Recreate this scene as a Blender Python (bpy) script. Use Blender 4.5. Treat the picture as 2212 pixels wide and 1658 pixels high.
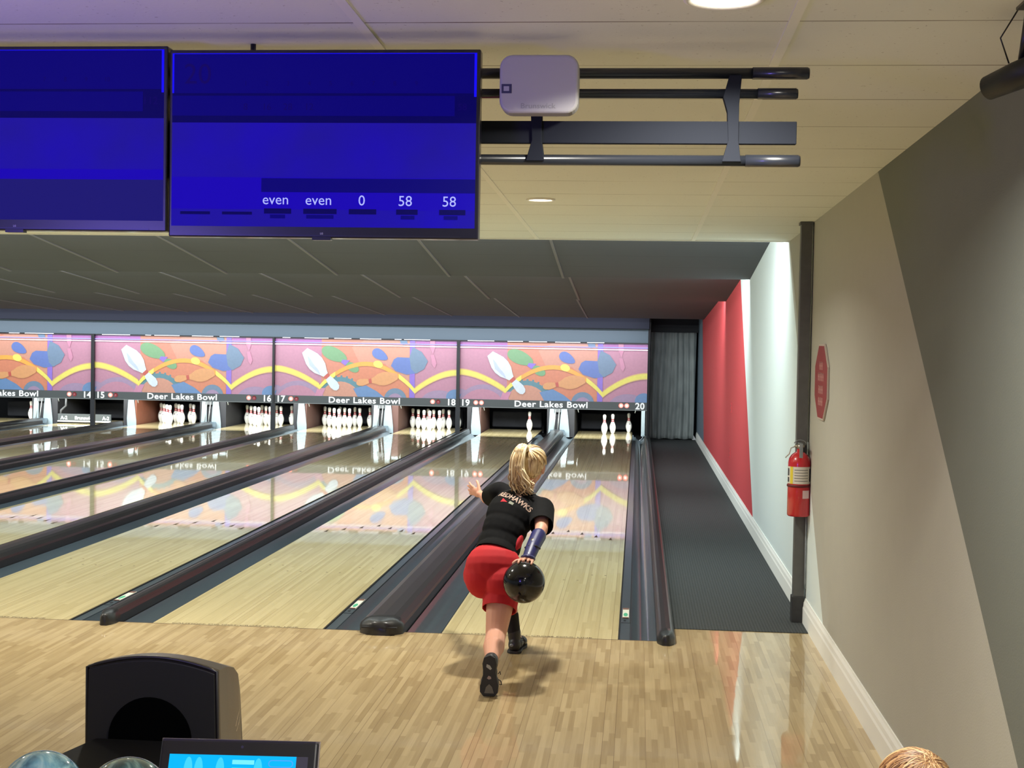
import bpy, bmesh, math, random
import numpy as np
from mathutils import Vector, Matrix
random.seed(7)
for o in list(bpy.data.objects): bpy.data.objects.remove(o)
SC = bpy.context.scene
COL = SC.collection

# ------------------------------------------------------------------ camera
F_PX, CAMP = 2995.8, Vector((.6125, -8.1797, 1.7578))
YAW, PITCH, ROLL = -.0903, -.0313, .0169
cf = Vector((math.sin(YAW)*math.cos(PITCH), math.cos(YAW)*math.cos(PITCH), math.sin(PITCH)))
cr = cf.cross(Vector((0, 0, 1))).normalized(); cu = cr.cross(cf)
r2 = cr*math.cos(ROLL)+cu*math.sin(ROLL); u2 = -cr*math.sin(ROLL)+cu*math.cos(ROLL)
cam = bpy.data.cameras.new('camera'); camo = bpy.data.objects.new('camera', cam); COL.objects.link(camo)
M = Matrix((r2, u2, -cf)).transposed().to_4x4(); M.translation = CAMP
camo.matrix_world = M
cam.sensor_fit = 'HORIZONTAL'; cam.sensor_width = 36; cam.lens = F_PX/2212*36
cam.clip_start = .05; cam.clip_end = 100
SC.camera = camo

# ------------------------------------------------------------------ world, view, lights
w = bpy.data.worlds.new('world'); SC.world = w; w.use_nodes = True
w.node_tree.nodes['Background'].inputs[0].default_value = (.74, .80, .84, 1)
w.node_tree.nodes['Background'].inputs[1].default_value = .24
SC.view_settings.view_transform = 'Standard'; SC.view_settings.look = 'None'
SC.view_settings.gamma = 1; SC.view_settings.use_curve_mapping = False
SC.view_settings.exposure = .35

def ceil_z(y): return 2.545-.013*y
def area(name, loc, target, sx, sy, energy, col=(1, 1, 1), spread=180, shape='RECTANGLE'):
    l = bpy.data.lights.new(name, 'AREA'); l.shape = shape; l.size = sx; l.size_y = sy
    l.energy = energy; l.color = col; l.spread = math.radians(spread)
    o = bpy.data.objects.new(name, l); COL.objects.link(o); o.location = loc
    d = Vector(target)-Vector(loc); o.rotation_euler = d.to_track_quat('-Z', 'Y').to_euler()
    return o
WARM = (1, .96, .87); COOL = (.88, .99, 1.0)
CANS = [(.053, -.412), (.806, -4.72), (-2.25, -.41), (-4.6, -.41), (-7.0, -.41),
        (.8, -7.2), (-9.5, -.41)]
for i, (x, y) in enumerate(CANS):
    area('downlight_lamp', (x, y, ceil_z(y)-.03), (x, y, 0), .16, .16, 34, WARM, 150, 'DISK')
# lane lights hidden behind the saw-tooth steps of the dark ceiling, facing the pins
for (y, z, e, dy) in ((2.32, 2.66, 330, .9), (5.80, 2.50, 300, 1.8), (9.56, 2.38, 210, 2.2)):
    area('lane_light_lamp', (-6.2, y, z), (-6.2, y+dy, z-1.2), 15.6, .07, e, COOL)
# strip over the masking units and strips lighting the pin decks
area('mask_light_lamp', (-5.9, 15.75, 2.12), (-5.9, 16.9, 1.0), 13.4, .05, 62, (.95, .93, 1.0))
area('pin_light_lamp', (-5.9, 17.15, .80), (-5.9, 18.7, .1), 13.4, .06, 400, (.97, 1.0, .97))
# added violet fill, no lamp seen, behind and left of the camera, tinting the ceiling
area('violet_fill', (-1.6, -6.6, 1.9), (-1.1, -4.9, 2.6), .5, .3, 13, (.24, .17, 1.0), 110)

# ------------------------------------------------------------------ materials
def srgb(r, g, b):
    f = lambda c: (c/255/12.92) if c/255 <= .04045 else ((c/255+.055)/1.055)**2.4
    return (f(r), f(g), f(b), 1)
class NB:
    def __init__(s, name):
        s.m = bpy.data.materials.new(name); s.m.use_nodes = True
        s.t = s.m.node_tree; s.b = s.t.nodes['Principled BSDF']
    def n(s, typ, **kw):
        x = s.t.nodes.new(typ)
        for k, v in kw.items(): setattr(x, k, v)
        return x
    def l(s, a, b): s.t.links.new(a, b)
    def math(s, op, a, b=None, c=None):
        x = s.n('ShaderNodeMath', operation=op)
        for i, v in enumerate((a, b, c)):
            if v is None: continue
            if isinstance(v, (int, float)): x.inputs[i].default_value = v
            else: s.l(v, x.inputs[i])
        return x.outputs[0]
    def mix(s, f, a, b):
        x = s.n('ShaderNodeMix', data_type='RGBA')
        for i, v in ((0, f), (6, a), (7, b)):
            if isinstance(v, (int, float, tuple)): x.inputs[i].default_value = v
            else: s.l(v, x.inputs[i])
        return x.outputs[2]
    def xyz(s):
        tc = s.n('ShaderNodeTexCoord'); sp = s.n('ShaderNodeSeparateXYZ'); s.l(tc.outputs['Object'], sp.inputs[0])
        return tc.outputs['Object'], sp.outputs[0], sp.outputs[1], sp.outputs[2]
MATS = {}
def mat(name, col, rough=.5, metal=0, coat=0, coatr=.05, emit=None, es=0, bump=0, bscale=60, var=0, vscale=8, spec=.5, sheen=0):
    if name in MATS: return MATS[name]
    nb = NB(name); b = nb.b
    b.inputs['Base Color'].default_value = col; b.inputs['Roughness'].default_value = rough
    b.inputs['Metallic'].default_value = metal; b.inputs['Coat Weight'].default_value = coat
    b.inputs['Coat Roughness'].default_value = coatr; b.inputs['Specular IOR Level'].default_value = spec
    b.inputs['Sheen Weight'].default_value = sheen
    if emit: b.inputs['Emission Color'].default_value = emit; b.inputs['Emission Strength'].default_value = es
    co = nb.xyz()[0]
    if var:
        no = nb.n('ShaderNodeTexNoise'); no.inputs['Scale'].default_value = vscale; no.inputs['Detail'].default_value = 4
        nb.l(co, no.inputs['Vector'])
        lo = tuple(c*(1-var) for c in col[:3])+(1,); hi = tuple(min(1, c*(1+var)) for c in col[:3])+(1,)
        nb.l(nb.mix(no.outputs[0], lo, hi), b.inputs['Base Color'])
    if bump:
        no = nb.n('ShaderNodeTexNoise'); no.inputs['Scale'].default_value = bscale; nb.l(co, no.inputs['Vector'])
        bp = nb.n('ShaderNodeBump'); bp.inputs['Strength'].default_value = bump; bp.inputs['Distance'].default_value = .01
        nb.l(no.outputs[0], bp.inputs['Height']); nb.l(bp.outputs[0], b.inputs['Normal'])
    MATS[name] = nb.m
    return nb.m
def wood(name, lo, hi, board, seg, linecol, linep, rough, coat, coatr):
    nb = NB(name); b = nb.b; co, x, y, z = nb.xyz()
    u = nb.math('DIVIDE', x, board); bi = nb.math('FLOOR', u); fr = nb.math('FRACT', u)
    wn = nb.n('ShaderNodeTexWhiteNoise', noise_dimensions='1D'); nb.l(bi, wn.inputs['W'])
    off = nb.math('MULTIPLY', wn.outputs[0], 7.0)
    v = nb.math('ADD', nb.math('DIVIDE', y, seg), off); vi = nb.math('FLOOR', v)
    cb = nb.n('ShaderNodeCombineXYZ'); nb.l(bi, cb.inputs[0]); nb.l(vi, cb.inputs[1])
    w2 = nb.n('ShaderNodeTexWhiteNoise', noise_dimensions='2D'); nb.l(cb.outputs[0], w2.inputs['Vector'])
    mp = nb.n('ShaderNodeMapping'); mp.inputs['Scale'].default_value = (90, 3.0, 1); nb.l(co, mp.inputs['Vector'])
    no = nb.n('ShaderNodeTexNoise'); no.inputs['Scale'].default_value = 1; no.inputs['Detail'].default_value = 5
    nb.l(mp.outputs[0], no.inputs['Vector'])
    f = nb.math('ADD', nb.math('MULTIPLY', w2.outputs[0], .55), nb.math('MULTIPLY', no.outputs[0], .50))
    c1 = nb.mix(f, lo, hi)
    # dark joints on a few board edges, the same ones along the whole length
    b5 = nb.math('MULTIPLY', nb.math('LESS_THAN', nb.math('FRACT', nb.math('MULTIPLY', bi, .2)), .05), 1.0)
    wj = nb.math('ADD', nb.math('MULTIPLY', nb.math('LESS_THAN', wn.outputs[0], linep), .8), nb.math('MULTIPLY', b5, .6))
    ed = nb.math('LESS_THAN', fr, .09)
    jl = nb.math('MINIMUM', nb.math('MULTIPLY', ed, wj), .75)
    c2 = nb.mix(jl, c1, linecol)
    nb.l(c2, b.inputs['Base Color'])
    b.inputs['Roughness'].default_value = rough; b.inputs['Coat Weight'].default_value = coat
    b.inputs['Coat Roughness'].default_value = coatr; b.inputs['Coat IOR'].default_value = 1.5
    # faint long waves so mirrored things break up slightly
    m2 = nb.n('ShaderNodeMapping'); m2.inputs['Scale'].default_value = (6, .8, 1); nb.l(co, m2.inputs['Vector'])
    n2 = nb.n('ShaderNodeTexNoise'); n2.inputs['Scale'].default_value = 3; nb.l(m2.outputs[0], n2.inputs['Vector'])
    hh = nb.math('ADD', n2.outputs[0], nb.math('MULTIPLY', w2.outputs[0], .08))
    bp = nb.n('ShaderNodeBump'); bp.inputs['Strength'].default_value = .05; bp.inputs['Distance'].default_value = .004
    nb.l(hh, bp.inputs['Height']); nb.l(bp.outputs[0], b.inputs['Coat Normal'])
    return nb.m
m_appr = wood('approach_maple', srgb(160, 134, 88), srgb(216, 194, 148), .0271, .34, srgb(120, 90, 50), .10, .40, .85, .035)
m_lane = wood('lane_maple', srgb(198, 180, 128), srgb(236, 221, 170), .0271, 1.3, srgb(140, 115, 70), .10, .38, 1.0, .03)
def ceiling_mat(name, base, seam, specks, y0, step):
    nb = NB(name); b = nb.b; co, x, y, z = nb.xyz()
    f = nb.math('FRACT', nb.math('DIVIDE', nb.math('SUBTRACT', y, y0), step))
    d = nb.math('MULTIPLY', nb.math('ABSOLUTE', nb.math('SUBTRACT', f, .5)), step)      # distance from seam is step/2-d
    ln = nb.math('GREATER_THAN', d, step/2-.0045)
    mp = nb.n('ShaderNodeMapping'); mp.inputs['Scale'].default_value = (1.2, 6, 1); nb.l(co, mp.inputs['Vector'])
    n0 = nb.n('ShaderNodeTexNoise'); n0.inputs['Scale'].default_value = 1.4; nb.l(mp.outputs[0], n0.inputs['Vector'])
    st = nb.math('MULTIPLY', ln, nb.math('MULTIPLY_ADD', n0.outputs[0], 2.2, -.55))
    st.node.use_clamp = True
    n1 = nb.n('ShaderNodeTexNoise'); n1.inputs['Scale'].default_value = 70; n1.inputs['Detail'].default_value = 3; nb.l(co, n1.inputs['Vector'])
    sp = nb.math('MULTIPLY', nb.math('GREATER_THAN', n1.outputs[0], .70), specks)
    n3 = nb.n('ShaderNodeTexNoise'); n3.inputs['Scale'].default_value = .9; nb.l(co, n3.inputs['Vector'])
    bl = nb.mix(n3.outputs[0], tuple(c*.90 for c in base[:3])+(1,), tuple(c*1.06 for c in base[:3])+(1,))
    c1 = nb.mix(sp, bl, seam); c2 = nb.mix(st, c1, seam)
    nb.l(c2, b.inputs['Base Color']); b.inputs['Roughness'].default_value = .9
    bp = nb.n('ShaderNodeBump'); bp.inputs['Strength'].default_value = .15; bp.inputs['Distance'].default_value = .004
    nb.l(n1.outputs[0], bp.inputs['Height']); nb.l(bp.outputs[0], b.inputs['Normal'])
    return nb.m
m_ceil = ceiling_mat('ceiling_tile', srgb(232, 234, 226), srgb(104, 92, 74), .35, -4.48, .545)
m_dceil = ceiling_mat('dark_ceiling_tile', srgb(88, 92, 100), srgb(68, 70, 76), .3, 2.0, .61)
m_tbar = mat('ceiling_rail', srgb(236, 236, 228), .6)
m_dbar = mat('dark_ceiling_rail', srgb(116, 116, 122), .6)
m_tan = mat('tan_paint', srgb(178, 176, 164), .75, bump=.08, bscale=140, var=.03)
m_dgrey = mat('dark_grey_paint', srgb(110, 114, 106), .7, bump=.08, bscale=140, var=.03)
m_white = mat('white_paint', srgb(222, 232, 228), .75, bump=.08, bscale=140)
m_red = mat('red_paint', srgb(206, 72, 76), .7, bump=.08, bscale=140)
m_slate = mat('slate_paint', srgb(104, 120, 132), .8)
m_navy = mat('navy_board', srgb(30, 36, 52), .8)  # slate fascia as it looks in shade, darkened in the colour
m_base = mat('white_trim', srgb(246, 246, 238), .5)
m_black = mat('black_plastic', srgb(24, 24, 26), .38, coat=.3, coatr=.2)
m_cap = mat('capping_plastic', srgb(33, 31, 33), .38, coat=.35, coatr=.25, var=.15, vscale=5)
m_gutter = mat('gutter_plastic', srgb(66, 78, 86), .35, coat=.5, coatr=.10, bump=.12, bscale=5)
m_void = mat('machine_dark', srgb(16, 18, 24), .7)
m_pit = mat('pit_cushion', srgb(34, 36, 42), .8, bump=.6, bscale=14, var=.4, vscale=10)
m_steel = mat('galvanised_steel', srgb(150, 156, 156), .45, metal=.75, var=.25, vscale=20)
m_plate = mat('pale_sheet_metal', srgb(118, 132, 138), .5, metal=.0, var=.14, vscale=14)
m_brown = mat('brown_board', srgb(104, 58, 40), .6, var=.25, vscale=14)
m_postg = mat('grey_steel_paint', srgb(96, 96, 92), .5, metal=.3, var=.2, vscale=20)
m_carpet = None
def carpet_mat():
    nb = NB('ribbed_carpet'); b = nb.b; co, x, y, z = nb.xyz()
    wv = nb.math('SINE', nb.math('MULTIPLY', x, 330.0))
    no = nb.n('ShaderNodeTexNoise'); no.inputs['Scale'].default_value = 160; nb.l(co, no.inputs['Vector'])
    f = nb.math('MULTIPLY_ADD', wv, .22, no.outputs[0]); f.node.use_clamp = True
    nb.l(nb.mix(f, srgb(34, 37, 37), srgb(70, 74, 74)), b.inputs['Base Color']); b.inputs['Roughness'].default_value = .95
    bp = nb.n('ShaderNodeBump'); bp.inputs['Strength'].default_value = .6; bp.inputs['Distance'].default_value = .004
    nb.l(f, bp.inputs['Height']); nb.l(bp.outputs[0], b.inputs['Normal'])
    return nb.m
m_carpet = carpet_mat()

# ------------------------------------------------------------------ mesh helpers
def origin(p):
    v = Vector((0, 0, 0))
    while p is not None: v += p.location; p = p.parent
    return v
def tag(o, label=None, cat=None, group=None, kind=None):
    for k, v in (('label', label), ('category', cat), ('group', group), ('kind', kind)):
        if v: o[k] = v
    return o
def thing(name, loc, label, cat, group=None):
    o = bpy.data.objects.new(name, None); COL.objects.link(o); o.location = loc; o.empty_display_size = .1
    return tag(o, label, cat, group)
class MB:
    def __init__(s): s.v = []; s.f = []; s.mi = []; s.sm = []; s.mats = []
    def _m(s, m):
        if m is None: return -1
        if m not in s.mats: s.mats.append(m)
        return s.mats.index(m)
    def add(s, vs, fs, m=None, smooth=False):
        n = len(s.v); s.v += [Vector(p) for p in vs]; k = s._m(m)
        for f in fs: s.f.append([i+n for i in f]); s.mi.append(k); s.sm.append(smooth)
        return s
    def box(s, a, b, m=None, T=None):
        x0, y0, z0 = a; x1, y1, z1 = b
        vs = [(x, y, z) for z in (z0, z1) for x, y in ((x0, y0), (x1, y0), (x1, y1), (x0, y1))]
        if T: vs = [T @ Vector(p) for p in vs]
        return s.add(vs, [(3, 2, 1, 0), (4, 5, 6, 7), (0, 1, 5, 4), (1, 2, 6, 5), (2, 3, 7, 6), (3, 0, 4, 7)], m)
    def tube(s, pts, rad, n=12, m=None, caps=True, flat=1.0, up=(0, 0, 1)):
        pts = [Vector(p) for p in pts]; rad = rad if isinstance(rad, (list, tuple)) else [rad]*len(pts)
        vs = []; prev = None
        for i, p in enumerate(pts):
            t = (pts[min(i+1, len(pts)-1)]-pts[max(i-1, 0)]).normalized()
            if prev is None:
                a = Vector(up) if abs(t.dot(Vector(up))) < .95 else Vector((1, 0, 0))
                e1 = t.cross(a).normalized()
            else: e1 = (prev-t*prev.dot(t)).normalized()
            prev = e1; e2 = t.cross(e1)
            for k in range(n):
                a = 2*math.pi*k/n; vs.append(p+(e1*math.cos(a)+e2*math.sin(a)*flat)*rad[i])
        fs = []
        for i in range(len(pts)-1):
            for k in range(n): fs.append((i*n+k, i*n+(k+1) % n, (i+1)*n+(k+1) % n, (i+1)*n+k))
        s.add(vs, fs, m, True)
        if caps:
            n0 = len(s.v)-len(vs); k = s._m(m)
            s.f.append([n0+i for i in reversed(range(n))]); s.mi.append(k); s.sm.append(False)
            s.f.append([n0+(len(pts)-1)*n+i for i in range(n)]); s.mi.append(k); s.sm.append(False)
        return s
    def lathe(s, prof, c=(0, 0, 0), n=24, m=None, smooth=True):
        c = Vector(c); vs = []; fs = []
        for r, z in prof:
            for k in range(n):
                a = 2*math.pi*k/n; vs.append(c+Vector((r*math.cos(a), r*math.sin(a), z)))
        for i in range(len(prof)-1):
            for k in range(n): fs.append((i*n+k, i*n+(k+1) % n, (i+1)*n+(k+1) % n, (i+1)*n+k))
        return s.add(vs, fs, m, smooth)
    def prism(s, poly, d, m=None, both=True):
        """poly: list of 3D points (planar), d: extrusion vector"""
        n = len(poly); d = Vector(d); vs = [Vector(p) for p in poly]+[Vector(p)+d for p in poly]
        fs = [list(range(n)), list(reversed(range(n, 2*n)))]+[(i+n, (i+1) % n+n, (i+1) % n, i) for i in range(n)]
        return s.add(vs, fs, m)
    def ell(s, c, r, R=None, n=20, m=None):
        c = Vector(c); R = R or Matrix.Identity(3); vs = []; fs = []; k = n//2
        for i in range(k+1):
            th = math.pi*i/k
            for j in range(n):
                a = 2*math.pi*j/n
                vs.append(c+R@Vector((r[0]*math.sin(th)*math.cos(a), r[1]*math.sin(th)*math.sin(a), r[2]*math.cos(th))))
        for i in range(k):
            for j in range(n): fs.append((i*n+j, (i+1)*n+j, (i+1)*n+(j+1) % n, i*n+(j+1) % n))
        return s.add(vs, fs, m, True)
    def cap(s, a, b, ra, rb, n=16, m=None):
        """round-ended tapered limb"""
        a = Vector(a); b = Vector(b); t = (b-a).normalized(); pts = []; rr = []
        for i in range(5): q = math.pi/2*(1-i/5+.0); pts.append(a-t*ra*math.sin(q)); rr.append(max(ra*math.cos(q), ra*.05))
        pts.append(a); rr.append(ra); pts.append(b); rr.append(rb)
        for i in range(1, 6): q = math.pi/2*i/5; pts.append(b+t*rb*math.sin(q)); rr.append(max(rb*math.cos(q), rb*.05))
        return s.tube(pts, rr, n, m)
    def mesh(s, name, org=Vector((0, 0, 0)), mt=None, weld=False):
        me = bpy.data.meshes.new(name); me.from_pydata([p-org for p in s.v], [], s.f)
        for x in ([mt] if mt else [])+s.mats: me.materials.append(x)
        me.polygons.foreach_set('material_index', [max(0, k+(1 if mt else 0)) for k in s.mi]); me.polygons.foreach_set('use_smooth', s.sm)
        bm = bmesh.new(); bm.from_mesh(me)
        if weld: bmesh.ops.remove_doubles(bm, verts=bm.verts, dist=1e-5)
        bmesh.ops.recalc_face_normals(bm, faces=bm.faces); bm.to_mesh(me); bm.free(); me.update()
        return me
    def build(s, name, mt=None, parent=None, bevel=0, weld=False, loc=None):
        org = Vector(loc) if loc else origin(parent)
        if mt is not None and s.mats: pass
        o = bpy.data.objects.new(name, s.mesh(name, org, mt, weld)); COL.objects.link(o)
        if parent: o.parent = parent
        if loc: o.location = loc
        if bevel:
            b = o.modifiers.new('bevel', 'BEVEL'); b.width = bevel; b.segments = 3; b.limit_method = 'ANGLE'; b.angle_limit = math.radians(40)
        return o
def struct(name, mb, mt=None, bevel=0): return tag(mb.build(name, mt, bevel=bevel), kind='structure')
def text_mb(body, size, T, extrude=.001, offset=0, align='CENTER', sx=1.0, spacing=1.0):
    """writing as mesh; T places local x/y/z (z towards the reader)"""
    c = bpy.data.curves.new('t', 'FONT'); c.body = body; c.size = size; c.extrude = extrude; c.offset = offset
    c.align_x = align; c.align_y = 'CENTER'; c.resolution_u = 3; c.space_character = spacing
    o = bpy.data.objects.new('t', c); COL.objects.link(o)
    dg = bpy.context.evaluated_depsgraph_get(); dg.update()
    me = bpy.data.meshes.new_from_object(o.evaluated_get(dg))
    mb = MB(); mb.add([T @ Vector((v.co.x*sx, v.co.y, v.co.z)) for v in me.vertices], [list(p.vertices) for p in me.polygons])
    bpy.data.objects.remove(o); bpy.data.curves.remove(c); bpy.data.meshes.remove(me)
    return mb
def frame(o, x, y):
    x = Vector(x).normalized(); y = Vector(y); z = x.cross(y).normalized(); y = z.cross(x)
    m = Matrix((x, y, z)).transposed().to_4x4(); m.translation = Vector(o); return m
def FRONT(x, y, z): return frame((x, y, z), (1, 0, 0), (0, 0, 1))       # text facing -Y (towards the camera side)
def copy_tree(o, parent=None):
    c = o.copy(); COL.objects.link(c); c.parent = parent
    for ch in list(o.children): copy_tree(ch, c)
    return c

ORD = {20: 'rightmost', 19: 'second from right', 18: 'third from right', 17: 'fourth from right', 16: 'fifth from right', 15: 'sixth from right', 14: 'seventh from right', 13: 'leftmost visible'}
LANE = {20: 0, 19: -1.7788, 18: -3.3673, 17: -5.1461, 16: -6.7346, 15: -8.5134, 14: -10.1019, 13: -11.8807}
HW = .53; WX = 1.70
# ------------------------------------------------------------------ building shell
m = MB(); m.box((-14.5, -9.5, -.06), (.86, 0, 0)); m.box((.86, -9.5, -.06), (WX, .37, 0))
struct('floor', m, m_appr)
m = MB(); m.box((-14.5, 0.0, -.30), (WX, 21, -.12)); struct('floor', m, m_void)
def wall_stripes():
    y0, y1, z1 = -9.5, 21, 2.95
    ln = lambda yb, sl, z: yb+z/sl
    bs = [(-4.95, .770), (-.285, 1.0), (4.635, 1.043), (14.39, 1.60)]
    ms = [m_dgrey, m_tan, m_white, m_red, m_slate]
    mb = MB()
    for i in range(5):
        a0 = y0 if i == 0 else ln(*bs[i-1], 0); a1 = y0 if i == 0 else ln(*bs[i-1], z1)
        b0 = y1 if i == 4 else ln(*bs[i], 0); b1 = y1 if i == 4 else ln(*bs[i], z1)
        mb.add([(WX, a0, 0), (WX, b0, 0), (WX, b1, z1), (WX, a1, z1)], [(0, 1, 2, 3)], ms[i])
    mb.box((WX+.002, y0, 0), (WX+.12, y1, z1), m_dgrey)
    return mb
struct('wall_right', wall_stripes())
m = MB()
for (a, b) in ((-9.5, .68), (.78, 17.1)):
    m.prism([(WX, a, 0), (WX-.020, a, 0), (WX-.020, a, .10), (WX-.016, a, .112), (WX-.014, a, .135), (WX-.008, a, .15), (WX-.006, a, .16), (WX, a, .16)], (0, b-a, 0))
struct('baseboard_right', m, m_base)
# light ceiling, slightly sloping down towards the lanes
CE = 2.15
m = MB(); m.prism([(-14.5, -9.5, ceil_z(-9.5)), (-14.5, CE, ceil_z(CE)), (-14.5, CE, ceil_z(CE)+.42), (-14.5, -9.5, ceil_z(-9.5)+.42)], (14.5+WX, 0, 0))
struct('ceiling', m, m_ceil)
m = MB()
for k in range(13):
    x = 1.0-1.15*k
    m.prism([(x-.014, -9.5, ceil_z(-9.5)-.004), (x+.014, -9.5, ceil_z(-9.5)-.004), (x+.014, -9.5, ceil_z(-9.5)+.01), (x-.014, -9.5, ceil_z(-9.5)+.01)], (0, CE+9.5, ceil_z(CE)-ceil_z(-9.5)))
m.box((-14.5, CE-.03, ceil_z(CE)-.006), (WX, CE+.004, ceil_z(CE)+.02))
struct('ceiling_trim', m, m_tbar).name = 'trim_1'
# dark saw-tooth ceiling over the lanes
SAW = [((CE+.05, 2.78), (5.73, 2.40)), ((5.73, 2.545), (9.48, 2.294)), ((9.48, 2.42), (15.2, 2.165))]
m = MB(); prof = []
for a, b in SAW: prof += [a, b]
prof += [(15.2, 2.26), (21, 2.26), (21, 2.95), (CE+.05, 2.95)]
m.prism([(-14.5, y, z) for y, z in prof], (14.5+WX, 0, 0))
struct('ceiling', m, m_dceil)
m = MB()
for i, (a, b) in enumerate(SAW):
    for k in range(1, 14):
        x = 1.0-1.15*k-(.0, .0, .1)[i]
        m.prism([(x-.012, a[0]+.1, a[1]-.012), (x+.012, a[0]+.1, a[1]-.012), (x+.012, a[0]+.1, a[1]+.004), (x-.012, a[0]+.1, a[1]+.004)], (0, b[0]-a[0]-.1, b[1]-a[1]))
struct('trim_2', m, m_dbar)
# fascia above the masking units
m = MB(); m.box((-14.5, 16.47, 1.742), (.80, 16.60, 2.02)); struct('wall_back', m, m_slate)
m = MB(); m.box((-14.5, 16.30, 2.00), (.80, 16.62, 2.27)); struct('wall_back', m, m_navy)  # shade on the upper fascia, put in as a darker board
m = MB(); m.box((.80, 17.25, 2.03), (WX, 17.4, 2.27)); m.box((.785, 16.4, 0), (.82, 21, 2.27)); m.box((-14.5, 20.9, -.3), (WX, 21, 2.3))
struct('wall_back', m, m_void)

# ------------------------------------------------------------------ walkway carpet, curtain, post, sign, extinguisher
m = MB(); m.box((.862, .37, -.06), (WX-.02, 17.25, .004))
tag(m.build('carpet_runner', m_carpet), 'dark grey ribbed carpet strip between lane 20 and the striped wall', 'carpet')
def curtain():
    t = thing('curtain', (1.28, 17.2, .02), 'grey pleated fabric curtain closing the walkway end right of lane 20', 'curtain')
    nb = NB('curtain_cloth'); b = nb.b; co, x, y, z = nb.xyz()
    no = nb.n('ShaderNodeTexNoise'); mp = nb.n('ShaderNodeMapping'); mp.inputs['Scale'].default_value = (12, 1, 2.2); nb.l(co, mp.inputs[0]); nb.l(mp.outputs[0], no.inputs['Vector'])
    no.inputs['Scale'].default_value = 1.2
    nb.l(nb.mix(no.outputs[0], srgb(100, 106, 106), srgb(170, 176, 174)), b.inputs['Base Color']); b.inputs['Roughness'].default_value = .9
    mb = MB(); nx, nz = 120, 24; x0, x1, z0, z1 = .84, 1.665, .02, 1.985; vs = []; fs = []
    for j in range(nz+1):
        v = j/nz; zz = z0+(z1-z0)*v
        for i in range(nx+1):
            u = i/nx; amp = .022*(1-.35*v)
            y = 17.22+amp*math.sin(u*44+1.4*math.sin(3*v+u*5))+.012*math.sin(u*17+2*v)
            vs.append((x0+(x1-x0)*u*(1-.03*(1-v)), y, zz+.008*math.sin(u*22)*(1-v)))
    for j in range(nz):
        for i in range(nx): a = j*(nx+1)+i; fs.append((a, a+1, a+nx+2, a+nx+1))
    mb.add(vs, fs, None, True); o = mb.build('cloth', nb.m, t)
    s = o.modifiers.new('s', 'SOLIDIFY'); s.thickness = .004
    mb = MB(); mb.tube([(.83, 17.2, 2.0), (1.69, 17.2, 2.0)], .012); mb.build('rod', m_black, t)
    mb = MB(); mb.box((.83, 17.15, 1.955), (1.69, 17.17, 2.03)); mb.build('header_board', m_void, t)
curtain()
def post():
    t = thing('steel_post', (1.655, .73, 0), 'worn grey square steel post standing against the right wall', 'post')
    mb = MB(); mb.box((1.62, .695, .16), (1.69, .765, 2.532)); mb.build('shaft', m_postg, t, .004)
    mb = MB(); mb.box((1.612, .685, 0), (1.69, .775, .17)); mb.build('base_box', mat('dull_black_steel', srgb(58, 58, 56), .5, metal=.2, var=.3, vscale=30), t, .006)
    mb = MB(); mb.tube([(1.689, .676, .22), (1.690, .676, .26), (1.690, .676, 1.15)], .006, 8); mb.build('conduit', m_steel, t)
    mb = MB(); mb.box((1.612, .688, 2.515), (1.69, .772, 2.533)); mb.build('top_plate', m_postg, t)
post()
def octo():
    yc, zc, R = .12, 1.545, .262
    t = thing('octagonal_sign', (1.69, yc, zc-.24), 'dark red octagonal notice sign with pale border mounted on wall beside the steel post', 'sign')
    def oc(r, x): return [(x, yc+r*1.16*math.cos(math.radians(22.5+45*k)), zc+r*.92*math.sin(math.radians(22.5+45*k))) for k in range(8)]
    mb = MB(); mb.prism(oc(R, 1.698), (-.010, 0, 0)); mb.build('board', mat('aged_white', srgb(190, 178, 166), .6), t)
    mb = MB(); mb.prism(oc(R-.013, 1.6875), (-.0012, 0, 0)); mb.build('red_face', mat('dull_sign_red', srgb(138, 48, 52), .6), t)
    for r, (n, zz) in enumerate(((3, .095), (5, .03), (4, -.045), (4, -.115))):
        mb = MB()
        for k in range(n):
            yy = yc+(k-(n-1)/2)*.052
            for (a, b, c, d) in ((-.017, -.024, -.010, .024), (.006, -.024, .013, .024), (-.017, .016, .013, .024), (-.012, -.004, .010, .004)):
                mb.box((1.6858, yy+a, zc+zz+b), (1.6864, yy+c, zc+zz+d))
        mb.build('faded_lettering', mat('faded_print', srgb(196, 150, 144), .6), t)
octo()
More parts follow.
